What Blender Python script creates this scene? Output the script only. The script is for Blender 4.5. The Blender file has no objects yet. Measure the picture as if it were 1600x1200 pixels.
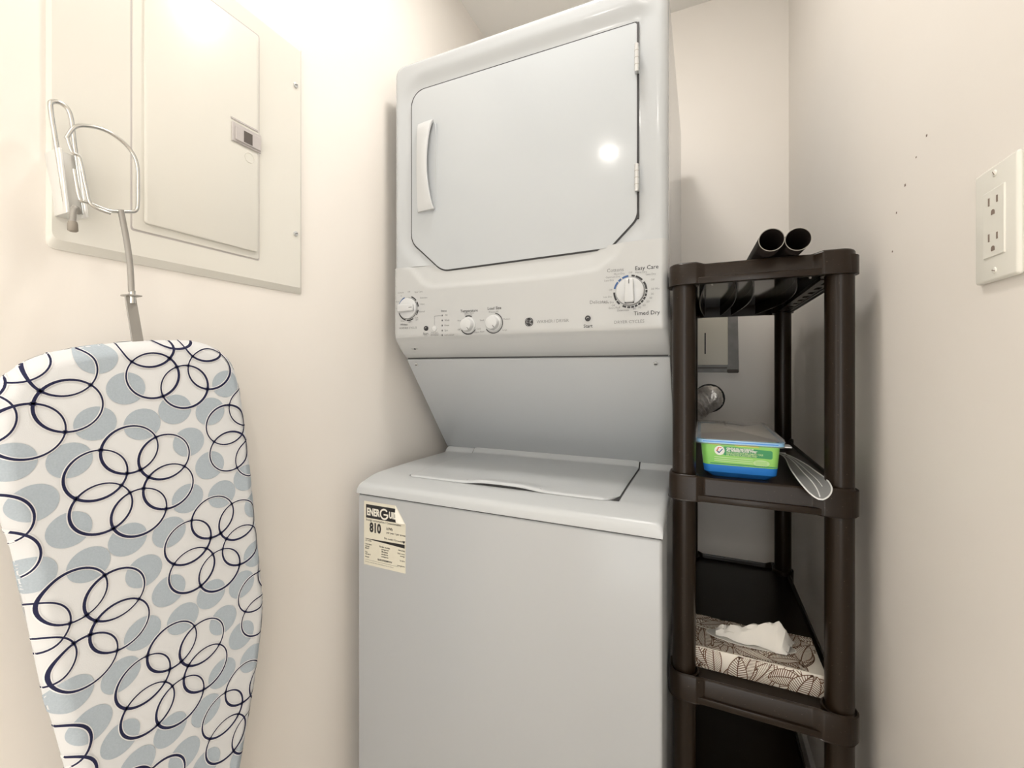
import bpy, bmesh, math, random
from mathutils import Vector, Matrix
sc = bpy.context.scene
COL = sc.collection
random.seed(7)
PI = math.pi

# ------------------------------------------------------------------ camera
EYE = 1.12
cam_d = bpy.data.cameras.new('camera')
cam = bpy.data.objects.new('camera', cam_d)
COL.objects.link(cam)
sc.camera = cam
FPX = 671.0
cam_d.sensor_width = 36.0
cam_d.lens = 36.0 * FPX / 1600.0
cam_d.shift_y = -25.0 / 1600.0
cam_d.clip_start = 0.02
cam.location = (0, 0, EYE)
cam.rotation_euler = (PI / 2, 0, math.atan(295.0 / FPX))

# ------------------------------------------------------------------ world, lights, exposure
w = bpy.data.worlds.new('world')
sc.world = w
w.use_nodes = True
bg = w.node_tree.nodes['Background']
bg.inputs[0].default_value = (1.0, 0.985, 0.955, 1)
bg.inputs[1].default_value = 4.6
sc.view_settings.view_transform = 'Standard'
sc.view_settings.look = 'None'
sc.view_settings.gamma = 1
sc.view_settings.use_curve_mapping = False
sc.view_settings.exposure = -0.08

LAMPS = [(-0.27, 0.74, 5.2, 0.10), (-0.43, -0.44, 1.3, 0.05), (0.75, -1.00, 1.0, 0.20)]  # last one is an added fill lamp over the unseen hallway
def area(name, loc, size, power, col, rot=(0, 0, 0)):
    l = bpy.data.lights.new(name, 'AREA')
    l.shape = 'DISK'
    l.size = size
    l.energy = power
    l.color = col
    o = bpy.data.objects.new(name, l)
    COL.objects.link(o)
    o.location = loc
    o.rotation_euler = rot
    return o
for i, (lx, ly, lp, lr) in enumerate(LAMPS):
    area('lamp_light', (lx, ly, 2.405), lr * 2, lp, (1.0, 0.955, 0.90))

# ------------------------------------------------------------------ helpers
def nodes(m):
    m.use_nodes = True
    return m.node_tree, m.node_tree.nodes['Principled BSDF']
def mat(name, col, rough=0.5, metal=0.0, coat=0.0, spec=0.5, noise=None, bump=None):
    m = bpy.data.materials.new(name)
    nt, b = nodes(m)
    b.inputs['Base Color'].default_value = (*col, 1)
    b.inputs['Roughness'].default_value = rough
    b.inputs['Metallic'].default_value = metal
    b.inputs['Coat Weight'].default_value = coat
    b.inputs['Specular IOR Level'].default_value = spec
    if noise or bump:
        tc = nt.nodes.new('ShaderNodeTexCoord')
    if noise:      # (scale, amount, col2)
        n = nt.nodes.new('ShaderNodeTexNoise')
        n.inputs['Scale'].default_value = noise[0]
        n.inputs['Detail'].default_value = 4
        nt.links.new(tc.outputs['Object'], n.inputs['Vector'])
        r = nt.nodes.new('ShaderNodeValToRGB')
        r.color_ramp.elements[0].position = noise[1]
        r.color_ramp.elements[1].position = noise[2]
        r.color_ramp.elements[0].color = (*col, 1)
        r.color_ramp.elements[1].color = (*noise[3], 1)
        nt.links.new(n.outputs['Fac'], r.inputs['Fac'])
        nt.links.new(r.outputs['Color'], b.inputs['Base Color'])
    if bump:       # (scale, strength, distance)
        n = nt.nodes.new('ShaderNodeTexNoise')
        n.inputs['Scale'].default_value = bump[0]
        n.inputs['Detail'].default_value = 3
        nt.links.new(tc.outputs['Object'], n.inputs['Vector'])
        bu = nt.nodes.new('ShaderNodeBump')
        bu.inputs['Strength'].default_value = bump[1]
        bu.inputs['Distance'].default_value = bump[2]
        nt.links.new(n.outputs['Fac'], bu.inputs['Height'])
        nt.links.new(bu.outputs['Normal'], b.inputs['Normal'])
    return m

M = {}
M['wall'] = mat('wall_paint', (0.835, 0.795, 0.745), 0.42, noise=(2.5, 0.35, 0.75, (0.855, 0.82, 0.775)), bump=(160, 0.12, 0.0006))
M['ceil'] = mat('ceiling_paint', (0.85, 0.83, 0.79), 0.8, bump=(120, 0.3, 0.001))
M['floor'] = mat('floor_vinyl', (0.52, 0.46, 0.39), 0.4, noise=(6, 0.3, 0.7, (0.60, 0.54, 0.46)))
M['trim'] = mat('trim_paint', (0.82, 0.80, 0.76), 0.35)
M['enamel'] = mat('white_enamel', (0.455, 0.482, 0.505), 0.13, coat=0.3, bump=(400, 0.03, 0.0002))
M['lit_deck_enamel'] = mat('lit_deck_enamel', (0.525, 0.548, 0.565), 0.30, bump=(400, 0.04, 0.0003))  # same white paint, lightened for the lamp light falling on the top
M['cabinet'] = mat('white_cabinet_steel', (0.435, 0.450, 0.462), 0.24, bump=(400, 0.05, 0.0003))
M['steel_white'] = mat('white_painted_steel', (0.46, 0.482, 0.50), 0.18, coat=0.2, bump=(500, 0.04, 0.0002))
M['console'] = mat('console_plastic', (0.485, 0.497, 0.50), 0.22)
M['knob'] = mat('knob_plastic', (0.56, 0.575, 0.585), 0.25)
M['black'] = mat('black_print', (0.015, 0.015, 0.018), 0.4)
M['gap'] = mat('dark_gasket_and_shade', (0.03, 0.03, 0.032), 0.6)  # gasket and joint dark; also the shade under the lid grip
M['grey_print'] = mat('grey_print', (0.17, 0.17, 0.17), 0.5)
M['blue_print'] = mat('blue_print', (0.03, 0.09, 0.25), 0.45)
M['chrome'] = mat('chrome', (0.62, 0.62, 0.60), 0.22, metal=1.0)
M['hinge'] = mat('hinge_metal', (0.62, 0.63, 0.63), 0.35, metal=0.6)
M['label'] = mat('label_paper', (0.70, 0.67, 0.56), 0.6)
M['label_back'] = mat('label_backing', (0.78, 0.76, 0.68), 0.55)
M['brown'] = mat('brown_plastic', (0.014, 0.0080, 0.0042), 0.28, spec=0.25, noise=(300, 0.68, 0.76, (0.09, 0.07, 0.055)), bump=(350, 0.15, 0.0004))
M['brown_gloss'] = mat('brown_gloss_plastic', (0.014, 0.0080, 0.0042), 0.10, spec=0.7)
M['tube'] = mat('black_tube_plastic', (0.018, 0.014, 0.013), 0.25, spec=0.6)
M['panel'] = mat('panel_enamel', (0.735, 0.72, 0.665), 0.3, bump=(300, 0.04, 0.0002))
M['latch'] = mat('latch_plastic', (0.50, 0.47, 0.46), 0.4)
M['dark'] = mat('dark_recess', (0.10, 0.085, 0.075), 0.6)
M['outlet'] = mat('outlet_plastic', (0.80, 0.79, 0.73), 0.25)
M['slot'] = mat('slot_shade_and_scuff', (0.22, 0.17, 0.14), 0.7)  # shade in outlet slots put into colour; wall scuffs use it too
M['fabric'] = mat('cover_cotton', (0.70, 0.71, 0.72), 0.9, bump=(900, 0.25, 0.0005))
M['dot'] = mat('blue_grey_dot', (0.395, 0.455, 0.51), 0.9, noise=(500, 0.35, 0.65, (0.43, 0.49, 0.545)))
M['navy'] = mat('navy_ring', (0.008, 0.010, 0.05), 0.85)
M['halo'] = mat('white_halo', (0.80, 0.80, 0.80), 0.9)
M['strap'] = mat('grey_strap', (0.34, 0.325, 0.30), 0.5, metal=0.3)
M['whitemetal'] = mat('white_coated_metal', (0.74, 0.74, 0.72), 0.3, metal=0.2)
M['rubber'] = mat('grey_rubber', (0.30, 0.27, 0.23), 0.7)
M['foil'] = mat('foil_duct', (0.82, 0.79, 0.76), 0.35, metal=0.6, noise=(40, 0.50, 0.70, (0.50, 0.46, 0.43)), bump=(90, 0.6, 0.004))
M['foil_dark'] = mat('foil_crease', (0.10, 0.085, 0.075), 0.5, metal=0.3)
M['grey_metal'] = mat('grey_box_frame', (0.20, 0.195, 0.185), 0.4, noise=(30, 0.4, 0.7, (0.26, 0.25, 0.24)))
M['cream'] = mat('cream_cover', (0.74, 0.70, 0.60), 0.4)
M['card'] = mat('tissue_card', (0.84, 0.79, 0.70), 0.6)
M['leafink'] = mat('brown_leaf_ink', (0.15, 0.068, 0.032), 0.6)
M['tissue'] = mat('tissue_paper', (0.80, 0.78, 0.73), 0.9, bump=(60, 0.2, 0.002))
M['film'] = mat('slot_film', (0.66, 0.64, 0.60), 0.15)
M['green'] = mat('label_green', (0.22, 0.60, 0.12), 0.35, noise=(14, 0.3, 0.75, (0.34, 0.68, 0.16)))
M['dgreen'] = mat('label_dark_green', (0.02, 0.27, 0.09), 0.35)
M['ygreen'] = mat('label_yellow', (0.62, 0.62, 0.10), 0.35)
M['blue'] = mat('blue_plastic', (0.03, 0.22, 0.68), 0.25)
M['lblue'] = mat('pale_blue_rim', (0.30, 0.55, 0.80), 0.2)
M['white'] = mat('white_print', (0.82, 0.83, 0.80), 0.5)
M['pgreen'] = mat('pale_green_print', (0.52, 0.74, 0.36), 0.5)
M['red'] = mat('red_print', (0.62, 0.10, 0.07), 0.5)
M['wipes'] = mat('folded_wipes', (0.74, 0.62, 0.50), 0.8, noise=(12, 0.35, 0.7, (0.80, 0.70, 0.58)))
M['scoop'] = mat('grey_clear_plastic', (0.42, 0.43, 0.43), 0.25)
M['scoop_rim'] = mat('pale_plastic_edge', (0.72, 0.73, 0.73), 0.25)
M['cord'] = mat('grey_cord', (0.35, 0.33, 0.30), 0.5)
def emis(name, col, s):
    m = bpy.data.materials.new(name)
    nt, b = nodes(m)
    b.inputs['Emission Color'].default_value = (*col, 1)
    b.inputs['Emission Strength'].default_value = s
    return m
M['lamp'] = emis('lamp_diffuser', (1.0, 0.95, 0.88), 30)
def clear(name, col, op):
    m = bpy.data.materials.new(name)
    m.use_nodes = True
    nt = m.node_tree
    nt.nodes.clear()
    out = nt.nodes.new('ShaderNodeOutputMaterial')
    mx = nt.nodes.new('ShaderNodeMixShader')
    tr = nt.nodes.new('ShaderNodeBsdfTransparent')
    pr = nt.nodes.new('ShaderNodeBsdfPrincipled')
    pr.inputs['Base Color'].default_value = (*col, 1)
    pr.inputs['Roughness'].default_value = 0.1
    fr = nt.nodes.new('ShaderNodeLayerWeight')
    fr.inputs['Blend'].default_value = op
    nt.links.new(fr.outputs['Fresnel'], mx.inputs[0])
    nt.links.new(tr.outputs[0], mx.inputs[1])
    nt.links.new(pr.outputs[0], mx.inputs[2])
    nt.links.new(mx.outputs[0], out.inputs[0])
    return m
M['clear'] = clear('clear_plastic', (0.82, 0.80, 0.78), 0.05)

def link_mesh(name, me, m, parent=None, smooth=35):
    if m is not None:
        me.materials.clear()
        me.materials.append(m)
    if smooth:
        for p in me.polygons:
            p.use_smooth = True
        me.set_sharp_from_angle(angle=math.radians(smooth))
    o = bpy.data.objects.new(name, me)
    COL.objects.link(o)
    if parent is not None:
        o.parent = parent
        o.matrix_parent_inverse = Matrix.Identity(4)
        off = parent_world(parent)
        if off.length > 0:
            me.transform(Matrix.Translation(-off))
    return o
def parent_world(p):
    v = Vector((0, 0, 0))
    while p is not None:
        v += p.location
        p = p.parent
    return v
def thing(name, loc, label, cat, group=None):
    o = bpy.data.objects.new(name, None)
    o.empty_display_size = 0.05
    COL.objects.link(o)
    o.location = loc
    return tag(o, label, cat, group)
def tag(o, label, cat, group=None):
    o['label'] = label
    o['category'] = cat
    if group:
        o['group'] = group
    return o
def bm_obj(name, bm, m, parent=None, smooth=35, recalc=True):
    if recalc:
        bmesh.ops.recalc_face_normals(bm, faces=bm.faces)
    me = bpy.data.meshes.new(name)
    bm.to_mesh(me)
    bm.free()
    return link_mesh(name, me, m, parent, smooth)
def struct(o):
    o['kind'] = 'structure'
    return o
def add_box(bm, x0, x1, y0, y1, z0, z1, r=0.0, seg=2):
    g = bmesh.ops.create_cube(bm, size=1.0)
    vs = g['verts']
    for v in vs:
        v.co = Vector(((x0 + x1) / 2 + v.co.x * (x1 - x0), (y0 + y1) / 2 + v.co.y * (y1 - y0), (z0 + z1) / 2 + v.co.z * (z1 - z0)))
    if r > 0:
        es = set()
        for v in vs:
            es.update(v.link_edges)
        bmesh.ops.bevel(bm, geom=list(es), offset=r, segments=seg, profile=0.5, affect='EDGES', clamp_overlap=True)
def box(name, b, m, parent=None, r=0.0, seg=2):
    bm = bmesh.new()
    add_box(bm, *b, r=r, seg=seg)
    return bm_obj(name, bm, m, parent)
def add_prism(bm, poly, fn, a0, a1, bev=0.0, seg=2):
    """poly: 2D points; fn(u,v,a)->3D; extruded a0..a1"""
    v0 = [bm.verts.new(fn(u, v, a0)) for u, v in poly]
    v1 = [bm.verts.new(fn(u, v, a1)) for u, v in poly]
    n = len(poly)
    f0 = bm.faces.new(v0)
    f1 = bm.faces.new(list(reversed(v1)))
    for i in range(n):
        bm.faces.new((v0[i], v1[i], v1[(i + 1) % n], v0[(i + 1) % n]))
    if bev > 0:
        es = set(f0.edges) | set(f1.edges)
        bmesh.ops.bevel(bm, geom=list(es), offset=bev, segments=seg, profile=0.5, affect='EDGES', clamp_overlap=True)
def prism(name, poly, fn, a0, a1, m, parent=None, bev=0.0, seg=2):
    bm = bmesh.new()
    add_prism(bm, poly, fn, a0, a1, bev, seg)
    return bm_obj(name, bm, m, parent)
XZ = lambda u, v, a: (u, a, v)
YZ = lambda u, v, a: (a, u, v)
XY = lambda u, v, a: (u, v, a)
def add_tube(bm, pts, r, n=10, closed=False, caps=True):
    pts = [Vector(p) for p in pts]
    rings = []
    N = len(pts)
    up = None
    for i, p in enumerate(pts):
        if closed:
            t = pts[(i + 1) % N] - pts[i - 1]
        else:
            t = pts[min(i + 1, N - 1)] - pts[max(i - 1, 0)]
        t.normalize()
        if up is None:
            up = Vector((0, 0, 1)) if abs(t.z) < 0.9 else Vector((1, 0, 0))
        a = t.cross(up)
        a.normalize()
        b = a.cross(t)
        up = b
        rr = r[i] if isinstance(r, (list, tuple)) else r
        rings.append([bm.verts.new(p + (a * math.cos(2 * PI * k / n) + b * math.sin(2 * PI * k / n)) * rr) for k in range(n)])
    m = N if closed else N - 1
    for i in range(m):
        A, B = rings[i], rings[(i + 1) % N]
        for k in range(n):
            bm.faces.new((A[k], A[(k + 1) % n], B[(k + 1) % n], B[k]))
    if caps and not closed:
        bm.faces.new(rings[0])
        bm.faces.new(list(reversed(rings[-1])))
def tube(name, pts, r, m, parent=None, n=10, closed=False):
    bm = bmesh.new()
    add_tube(bm, pts, r, n, closed)
    return bm_obj(name, bm, m, parent, 50)
def smooth_path(pts, k=6, closed=False):
    P = [Vector(p) for p in pts]
    out = []
    N = len(P)
    for i in range(N if closed else N - 1):
        if closed:
            a, b, c, d = P[i - 1], P[i], P[(i + 1) % N], P[(i + 2) % N]
        else:
            a, b, c, d = P[max(i - 1, 0)], P[i], P[i + 1], P[min(i + 2, N - 1)]
        for j in range(k):
            t = j / k
            out.append(0.5 * ((2 * b) + (c - a) * t + (2 * a - 5 * b + 4 * c - d) * t * t + (3 * b - a - 3 * c + d) * t ** 3))
    if not closed:
        out.append(P[-1])
    return out
def disc_poly(cx, cz, r, n=32, rz=None, a0=0.0):
    rz = rz or r
    return [(cx + r * math.cos(a0 + 2 * PI * i / n), cz + rz * math.sin(a0 + 2 * PI * i / n)) for i in range(n)]
def rounded(pts, rads, seg=6):
    """round the corners of polygon pts with per-corner radii (quadratic)"""
    out = []
    n = len(pts)
    for i in range(n):
        p = Vector(pts[i])
        r = rads[i] if isinstance(rads, (list, tuple)) else rads
        if r <= 0:
            out.append(tuple(p))
            continue
        a = (Vector(pts[i - 1]) - p).normalized()
        b = (Vector(pts[(i + 1) % n]) - p).normalized()
        ang = a.angle(b)
        d = r / math.tan(ang / 2)
        s, e = p + a * d, p + b * d
        bis = (a + b).normalized()
        c = p + bis * (r / math.sin(ang / 2))
        a0 = math.atan2(s.y - c.y, s.x - c.x)
        a1 = math.atan2(e.y - c.y, e.x - c.x)
        while a1 - a0 > PI:
            a1 -= 2 * PI
        while a1 - a0 < -PI:
            a1 += 2 * PI
        for k in range(seg + 1):
            t = a0 + (a1 - a0) * k / seg
            out.append((c.x + r * math.cos(t), c.y + r * math.sin(t)))
    return out
def inset(poly, d):
    """move every vertex outward by d (poly is simple); works on CCW or CW"""
    n = len(poly)
    area2 = sum(poly[i][0] * poly[(i + 1) % n][1] - poly[(i + 1) % n][0] * poly[i][1] for i in range(n))
    s = 1 if area2 > 0 else -1
    out = []
    for i in range(n):
        p0, p1, p2 = Vector(poly[i - 1]), Vector(poly[i]), Vector(poly[(i + 1) % n])
        e1 = (p1 - p0)
        e2 = (p2 - p1)
        if e1.length < 1e-9 or e2.length < 1e-9:
            out.append(tuple(p1))
            continue
        n1 = Vector((e1.y, -e1.x)).normalized() * s
        n2 = Vector((e2.y, -e2.x)).normalized() * s
        m = (n1 + n2)
        m = m / max(m.dot(m) / 2, 0.3)
        out.append(tuple(p1 + m * d))
    return out
def sdf(poly, x, y):
    """signed distance, positive inside"""
    best = 1e9
    ins = False
    n = len(poly)
    for i in range(n):
        ax, ay = poly[i]
        bx, by = poly[(i + 1) % n]
        dx, dy = bx - ax, by - ay
        L = dx * dx + dy * dy
        t = 0 if L == 0 else max(0, min(1, ((x - ax) * dx + (y - ay) * dy) / L))
        q = (ax + dx * t - x) ** 2 + (ay + dy * t - y) ** 2
        if q < best:
            best = q
        if (ay > y) != (by > y) and x < (bx - ax) * (y - ay) / (by - ay) + ax:
            ins = not ins
    d = math.sqrt(best)
    return d if ins else -d
def sstep(a, b, x):
    t = max(0.0, min(1.0, (x - a) / (b - a)))
    return t * t * (3 - 2 * t)

text_jobs = []
def text_mesh(body, size, align='CENTER', bold=0.0, sx=1.0):
    c = bpy.data.curves.new('lettering', 'FONT')
    c.body = body
    c.size = size
    c.align_x = align
    c.align_y = 'CENTER'
    c.resolution_u = 2
    c.offset = bold
    c.fill_mode = 'FRONT'
    o = bpy.data.objects.new('lettering', c)
    COL.objects.link(o)
    bpy.context.view_layer.update()
    me = bpy.data.meshes.new_from_object(o.evaluated_get(bpy.context.evaluated_depsgraph_get()))
    COL.objects.unlink(o)
    bpy.data.objects.remove(o)
    bpy.data.curves.remove(c)
    if sx != 1.0:
        me.transform(Matrix.Diagonal((sx, 1, 1, 1)))
    return me
def lettering(name, items, y, m, parent):
    """items (text, x, z, size[, align, bold, sx]) all joined in one flat print facing -Y"""
    bm = bmesh.new()
    for it in items:
        t, x, z, s = it[:4]
        al = it[4] if len(it) > 4 else 'CENTER'
        bo = it[5] if len(it) > 5 else 0.0
        sx = it[6] if len(it) > 6 else 1.0
        me = text_mesh(t, s, al, bo, sx)
        yy = y(x, z) if callable(y) else y
        me.transform(Matrix.Translation((x, yy, z)) @ Matrix.Rotation(PI / 2, 4, 'X'))
        bm.from_mesh(me)
        bpy.data.meshes.remove(me)
    me = bpy.data.meshes.new(name)
    bm.to_mesh(me)
    bm.free()
    return link_mesh(name, me, m, parent, 0)
def flat(name, polys, y, m, parent, fn=XZ):
    bm = bmesh.new()
    for p in polys:
        yy = y
        bm.faces.new([bm.verts.new(fn(u, v, yy)) for u, v in p])
    return bm_obj(name, bm, m, parent, 0, False)
def arc_band(cx, cz, r0, r1, a0, a1, n=10):
    A = [(cx + r1 * math.cos(math.radians(a0 + (a1 - a0) * i / n)), cz + r1 * math.sin(math.radians(a0 + (a1 - a0) * i / n))) for i in range(n + 1)]
    B = [(cx + r0 * math.cos(math.radians(a0 + (a1 - a0) * i / n)), cz + r0 * math.sin(math.radians(a0 + (a1 - a0) * i / n))) for i in range(n + 1)]
    return [[A[i], A[i + 1], B[i + 1], B[i]] for i in range(n)]

# ------------------------------------------------------------------ setting
WL, WR, WB, WF, CH = -0.79, 0.2715, 1.70, -1.9, 2.44
HX0, HX1 = -2.3, 1.6
def wallbox(name, b, m=None):
    return struct(box(name, b, m or M['wall']))
wall_left = wallbox('wall_left', (WL - 0.1, WL, -0.3, WB + 0.1, 0, CH))
wall_right = wallbox('wall_right', (WR, WR + 0.1, -0.3, WB + 0.1, 0, CH))
wall_back = wallbox('wall_back', (WL, WR, WB, WB + 0.1, 0, CH))
bm = bmesh.new()      # unseen hallway wall, two doorways opened in it to let light in
add_box(bm, -1.72, -0.25, WF - 0.1, WF, 0, CH)
add_box(bm, -0.25, 0.75, WF - 0.1, WF, 2.10, CH)  # wide doorway, added to throw light onto the shelves
add_box(bm, 0.75, HX1, WF - 0.1, WF, 0, CH)
add_box(bm, HX0, -2.20, WF - 0.1, WF, 0, CH)
add_box(bm, -2.20, -1.72, WF - 0.1, WF, 2.05, CH)
struct(bm_obj('wall_front', bm, M['wall']))
wallbox('wall_light_block_right', (HX1 - 0.05, HX1, WF, -0.3, 0, CH))  # unseen wall, added to close off light from the side
wallbox('wall_light_block_left', (HX0, HX0 + 0.05, WF, -0.3, 0, CH))  # unseen wall, added so no light enters at this end
wallbox('floor', (HX0, HX1, WF - 0.1, WB + 0.1, -0.1, 0), M['floor'])
wallbox('ceiling', (HX0, HX1, WF - 0.1, WB + 0.1, CH, CH + 0.1), M['ceil'])
wallbox('baseboard_left', (WL, WL + 0.012, -0.3, WB, 0, 0.09), M['trim'])
wallbox('baseboard_right', (WR - 0.012, WR, -0.3, WB, 0, 0.09), M['trim'])
wallbox('baseboard_back', (WL + 0.012, WR - 0.012, WB - 0.012, WB, 0, 0.09), M['trim'])
# small scuffs on the right wall
for (yy, zz, s) in [(0.83, 1.355, 0.0015), (0.80, 1.385, 0.0019), (0.765, 1.41, 0.0012), (0.735, 1.425, 0.0015), (0.845, 1.30, 0.0014)]:
    box('scuff_mark', (WR - 0.0004, WR, yy - s, yy + s, zz - s * 0.8, zz + s), M['slot'], wall_right)

# ------------------------------------------------------------------ ceiling lamps (the third an added fill)
for i, (lx, ly, lp, lr) in enumerate(LAMPS):
    lab = ['small round recessed ceiling lamp above the washer and dryer', 'small round recessed ceiling lamp just in front of the closet', 'large round fill lamp added over the hallway, unseen behind the camera'][i]
    t = thing('ceiling_lamp', (lx, ly, CH), lab, 'lamp')
    bm = bmesh.new()
    pr = [(lr + 0.002, CH - 0.001), (lr + 0.002, CH - 0.010), (lr + 0.010, CH - 0.012), (lr + 0.028, CH - 0.004), (lr + 0.028, CH - 0.0005)]
    rings = [[bm.verts.new((lx + r * math.cos(2 * PI * k / 32), ly + r * math.sin(2 * PI * k / 32), z)) for k in range(32)] for r, z in pr]
    for a, b in zip(rings, rings[1:] + rings[:1]):
        for k in range(32):
            bm.faces.new((a[k], a[(k + 1) % 32], b[(k + 1) % 32], b[k]))
    bm_obj('trim_ring', bm, M['trim'], t)
    prism('diffuser', disc_poly(lx, ly, lr, 32), XY, CH - 0.008, CH - 0.0005, M['lamp'], t)

# ------------------------------------------------------------------ washer dryer
X0, X1 = -0.7455, -0.0600
YD, YW, YB = 0.924, 0.782, 1.56
wd = thing('washer_dryer', ((X0 + X1) / 2, 1.17, 0), 'tall white stacked washer and dryer unit standing between the closet walls', 'washer dryer')
# washer body
bm = bmesh.new()
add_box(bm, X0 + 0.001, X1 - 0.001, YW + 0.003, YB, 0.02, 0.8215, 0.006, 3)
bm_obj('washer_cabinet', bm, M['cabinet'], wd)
box('base_plinth', (X0 + 0.02, X1 - 0.02, YW + 0.03, YB - 0.01, 0.0, 0.021), M['gap'], wd)
box('deck_seam', (X0 + 0.003, X1 - 0.003, YW + 0.006, YB - 0.005, 0.8205, 0.8255), M['gap'], wd)

# washer deck: height field with softly rolled front and sides
def deck_z(x, y):
    z = 0.846 + 0.0145 * math.sin(min(1, max(0, (y - YW) / 0.075)) * PI / 2)
    z -= 0.004 * sstep(0.95, 1.16, y)
    z += 0.014 * sstep(1.158, 1.178, y)
    e = min(x - X0, X1 - x)
    z -= 0.007 * (1 - min(1, e / 0.010)) ** 2
    f = y - YW
    z -= 0.008 * (1 - min(1, f / 0.009)) ** 2
    return z
def grid(bm, xs, ys, fn):
    V = [[bm.verts.new(fn(x, y)) for y in ys] for x in xs]
    for i in range(len(xs) - 1):
        for j in range(len(ys) - 1):
            bm.faces.new((V[i][j], V[i + 1][j], V[i + 1][j + 1], V[i][j + 1]))
    return V
def lin(a, b, n):
    return [a + (b - a) * i / n for i in range(n + 1)]
def skirt(bm, V, fn):
    """walls round the border of grid V; fn(vec)->bottom position"""
    bd = [V[i][0] for i in range(len(V))] + [V[-1][j] for j in range(1, len(V[0]))] + \
         [V[i][-1] for i in range(len(V) - 2, -1, -1)] + [V[0][j] for j in range(len(V[0]) - 2, 0, -1)]
    lo = [bm.verts.new(fn(v.co)) for v in bd]
    n = len(bd)
    for i in range(n):
        bm.faces.new((bd[i], bd[(i + 1) % n], lo[(i + 1) % n], lo[i]))
    return lo
xs = [X0, X0 + 0.002, X0 + 0.004, X0 + 0.007, X0 + 0.012] + lin(X0 + 0.03, X1 - 0.03, 24) + [X1 - 0.012, X1 - 0.007, X1 - 0.004, X1 - 0.002, X1]
ys = [YW, YW + 0.002, YW + 0.004, YW + 0.007, YW + 0.012] + lin(YW + 0.02, 0.88, 12) + lin(0.90, 1.155, 8) + lin(1.16, 1.18, 8) + [1.20, 1.56]
bm = bmesh.new()
V = grid(bm, xs, ys, lambda x, y: (x, y, deck_z(x, y)))
lo = skirt(bm, V, lambda c: (c.x, c.y, 0.8245))
bm.faces.new(lo)
bm_obj('washer_deck', bm, M['lit_deck_enamel'], wd, 50)

# lid: plate proud of the deck with a raised finger grip at its front
LX0, LX1, LY0, LY1 = -0.643, -0.149, 0.842, 1.1775
lid_poly = rounded([(LX0, LY0), (LX1, LY0), (LX1, LY1), (LX0, LY1)], [0.012, 0.035, 0.0005, 0.0005], 8)
def lid_h(x, y):
    g = math.exp(-((x + 0.395) / 0.085) ** 4) * (1 - sstep(LY0, LY0 + 0.05, y))
    return 0.0045 + 0.0075 * g
bm = bmesh.new()
lxs = lin(LX0, LX1, 60)
lys = [LY0, LY0 + 0.0015, LY0 + 0.004] + lin(LY0 + 0.008, LY0 + 0.06, 10) + lin(LY0 + 0.09, 1.155, 8) + lin(1.158, LY1, 6)
def lidxy(x, y):
    # squash the rectangle's grid into the rounded front corners
    for cx, r, s in ((LX0, 0.012, -1), (LX1, 0.035, 1)):
        d = (x - (cx - s * r)) * s
        if d > 0:
            yy = LY0 + r - math.sqrt(max(0, r * r - d * d))
            if y < yy + 0.02:
                y = yy + (y - LY0) / (yy + 0.02 - LY0) * 0.02
    edge = min(x - LX0, LX1 - x, y - LY0)
    drop = 0.0025 * (1 - min(1, max(0, edge) / 0.005)) ** 2
    return (x, y, deck_z(x, y) + lid_h(x, y) - drop)
V = grid(bm, lxs, lys, lidxy)
def lid_lo(c):
    g = math.exp(-((c.x + 0.395) / 0.075) ** 4) if c.y < LY0 + 0.02 else 0
    return (c.x, c.y, deck_z(c.x, c.y) + 0.0006 + 0.0058 * g)
skirt(bm, V, lid_lo)
lid = bm_obj('lid', bm, M['lit_deck_enamel'], wd, 50)
bm = bmesh.new()
V = grid(bm, lin(LX0 - 0.0016, LX1 + 0.0035, 30), lin(LY0 + 0.006, LY1 - 0.001, 20), lambda x, y: (x, y, deck_z(x, y) + 0.0011))
bm_obj('lid_seam', bm, M['gap'], lid, 0)
bm = bmesh.new()
add_tube(bm, [(x, LY0 + 0.006, deck_z(x, LY0) + 0.0035) for x in lin(-0.50, -0.29, 12)], [0.0008] + [0.004] * 11 + [0.0008], 8)
bm_obj('finger_recess_shade', bm, M['gap'], lid)  # shade under the raised grip, made as a dark bar

# dryer cabinet (profile in Y,Z)
prof = [(0.945, 1.912), (0.945, 1.198), (0.977, 1.147), (1.186, 0.874), (YB, 0.874), (YB, 1.912)]
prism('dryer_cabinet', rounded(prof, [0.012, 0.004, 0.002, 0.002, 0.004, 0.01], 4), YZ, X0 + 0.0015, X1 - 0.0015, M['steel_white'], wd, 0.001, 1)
# sloped access panel between dryer and washer
n2 = Vector((0.973 - 1.184, 1.147 - 0.868)).normalized()
nrm = Vector((-n2.y, n2.x))
if nrm.x > 0:
    nrm = -nrm
def slope(x, s, a):      # s along slope from top (0) down; a = height off slope
    p = Vector((0.9745, 1.1445)) - n2 * s + nrm * a
    return (x, p.x, p.y)
SL = 0.346
ap = prism('access_panel', rounded([(X0, 0.0), (X1, 0.0), (X1, SL), (X0, SL)], 0.003, 3), slope, -0.004, 0.003, M['steel_white'], wd, 0.0018, 2)
for sx in (X0 + 0.025, X1 - 0.030):
    bm = bmesh.new()
    c = disc_poly(sx, 0.016, 0.0052, 14)
    add_prism(bm, c, slope, 0.002, 0.0055, 0.0012, 2)
    s_ = bm_obj('screw', bm, M['hinge'], wd)
    prism('screw_slot', [(sx - 0.003, 0.015), (sx + 0.003, 0.015), (sx + 0.003, 0.0175), (sx - 0.003, 0.0175)], slope, 0.0054, 0.0058, M['gap'], s_)

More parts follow.
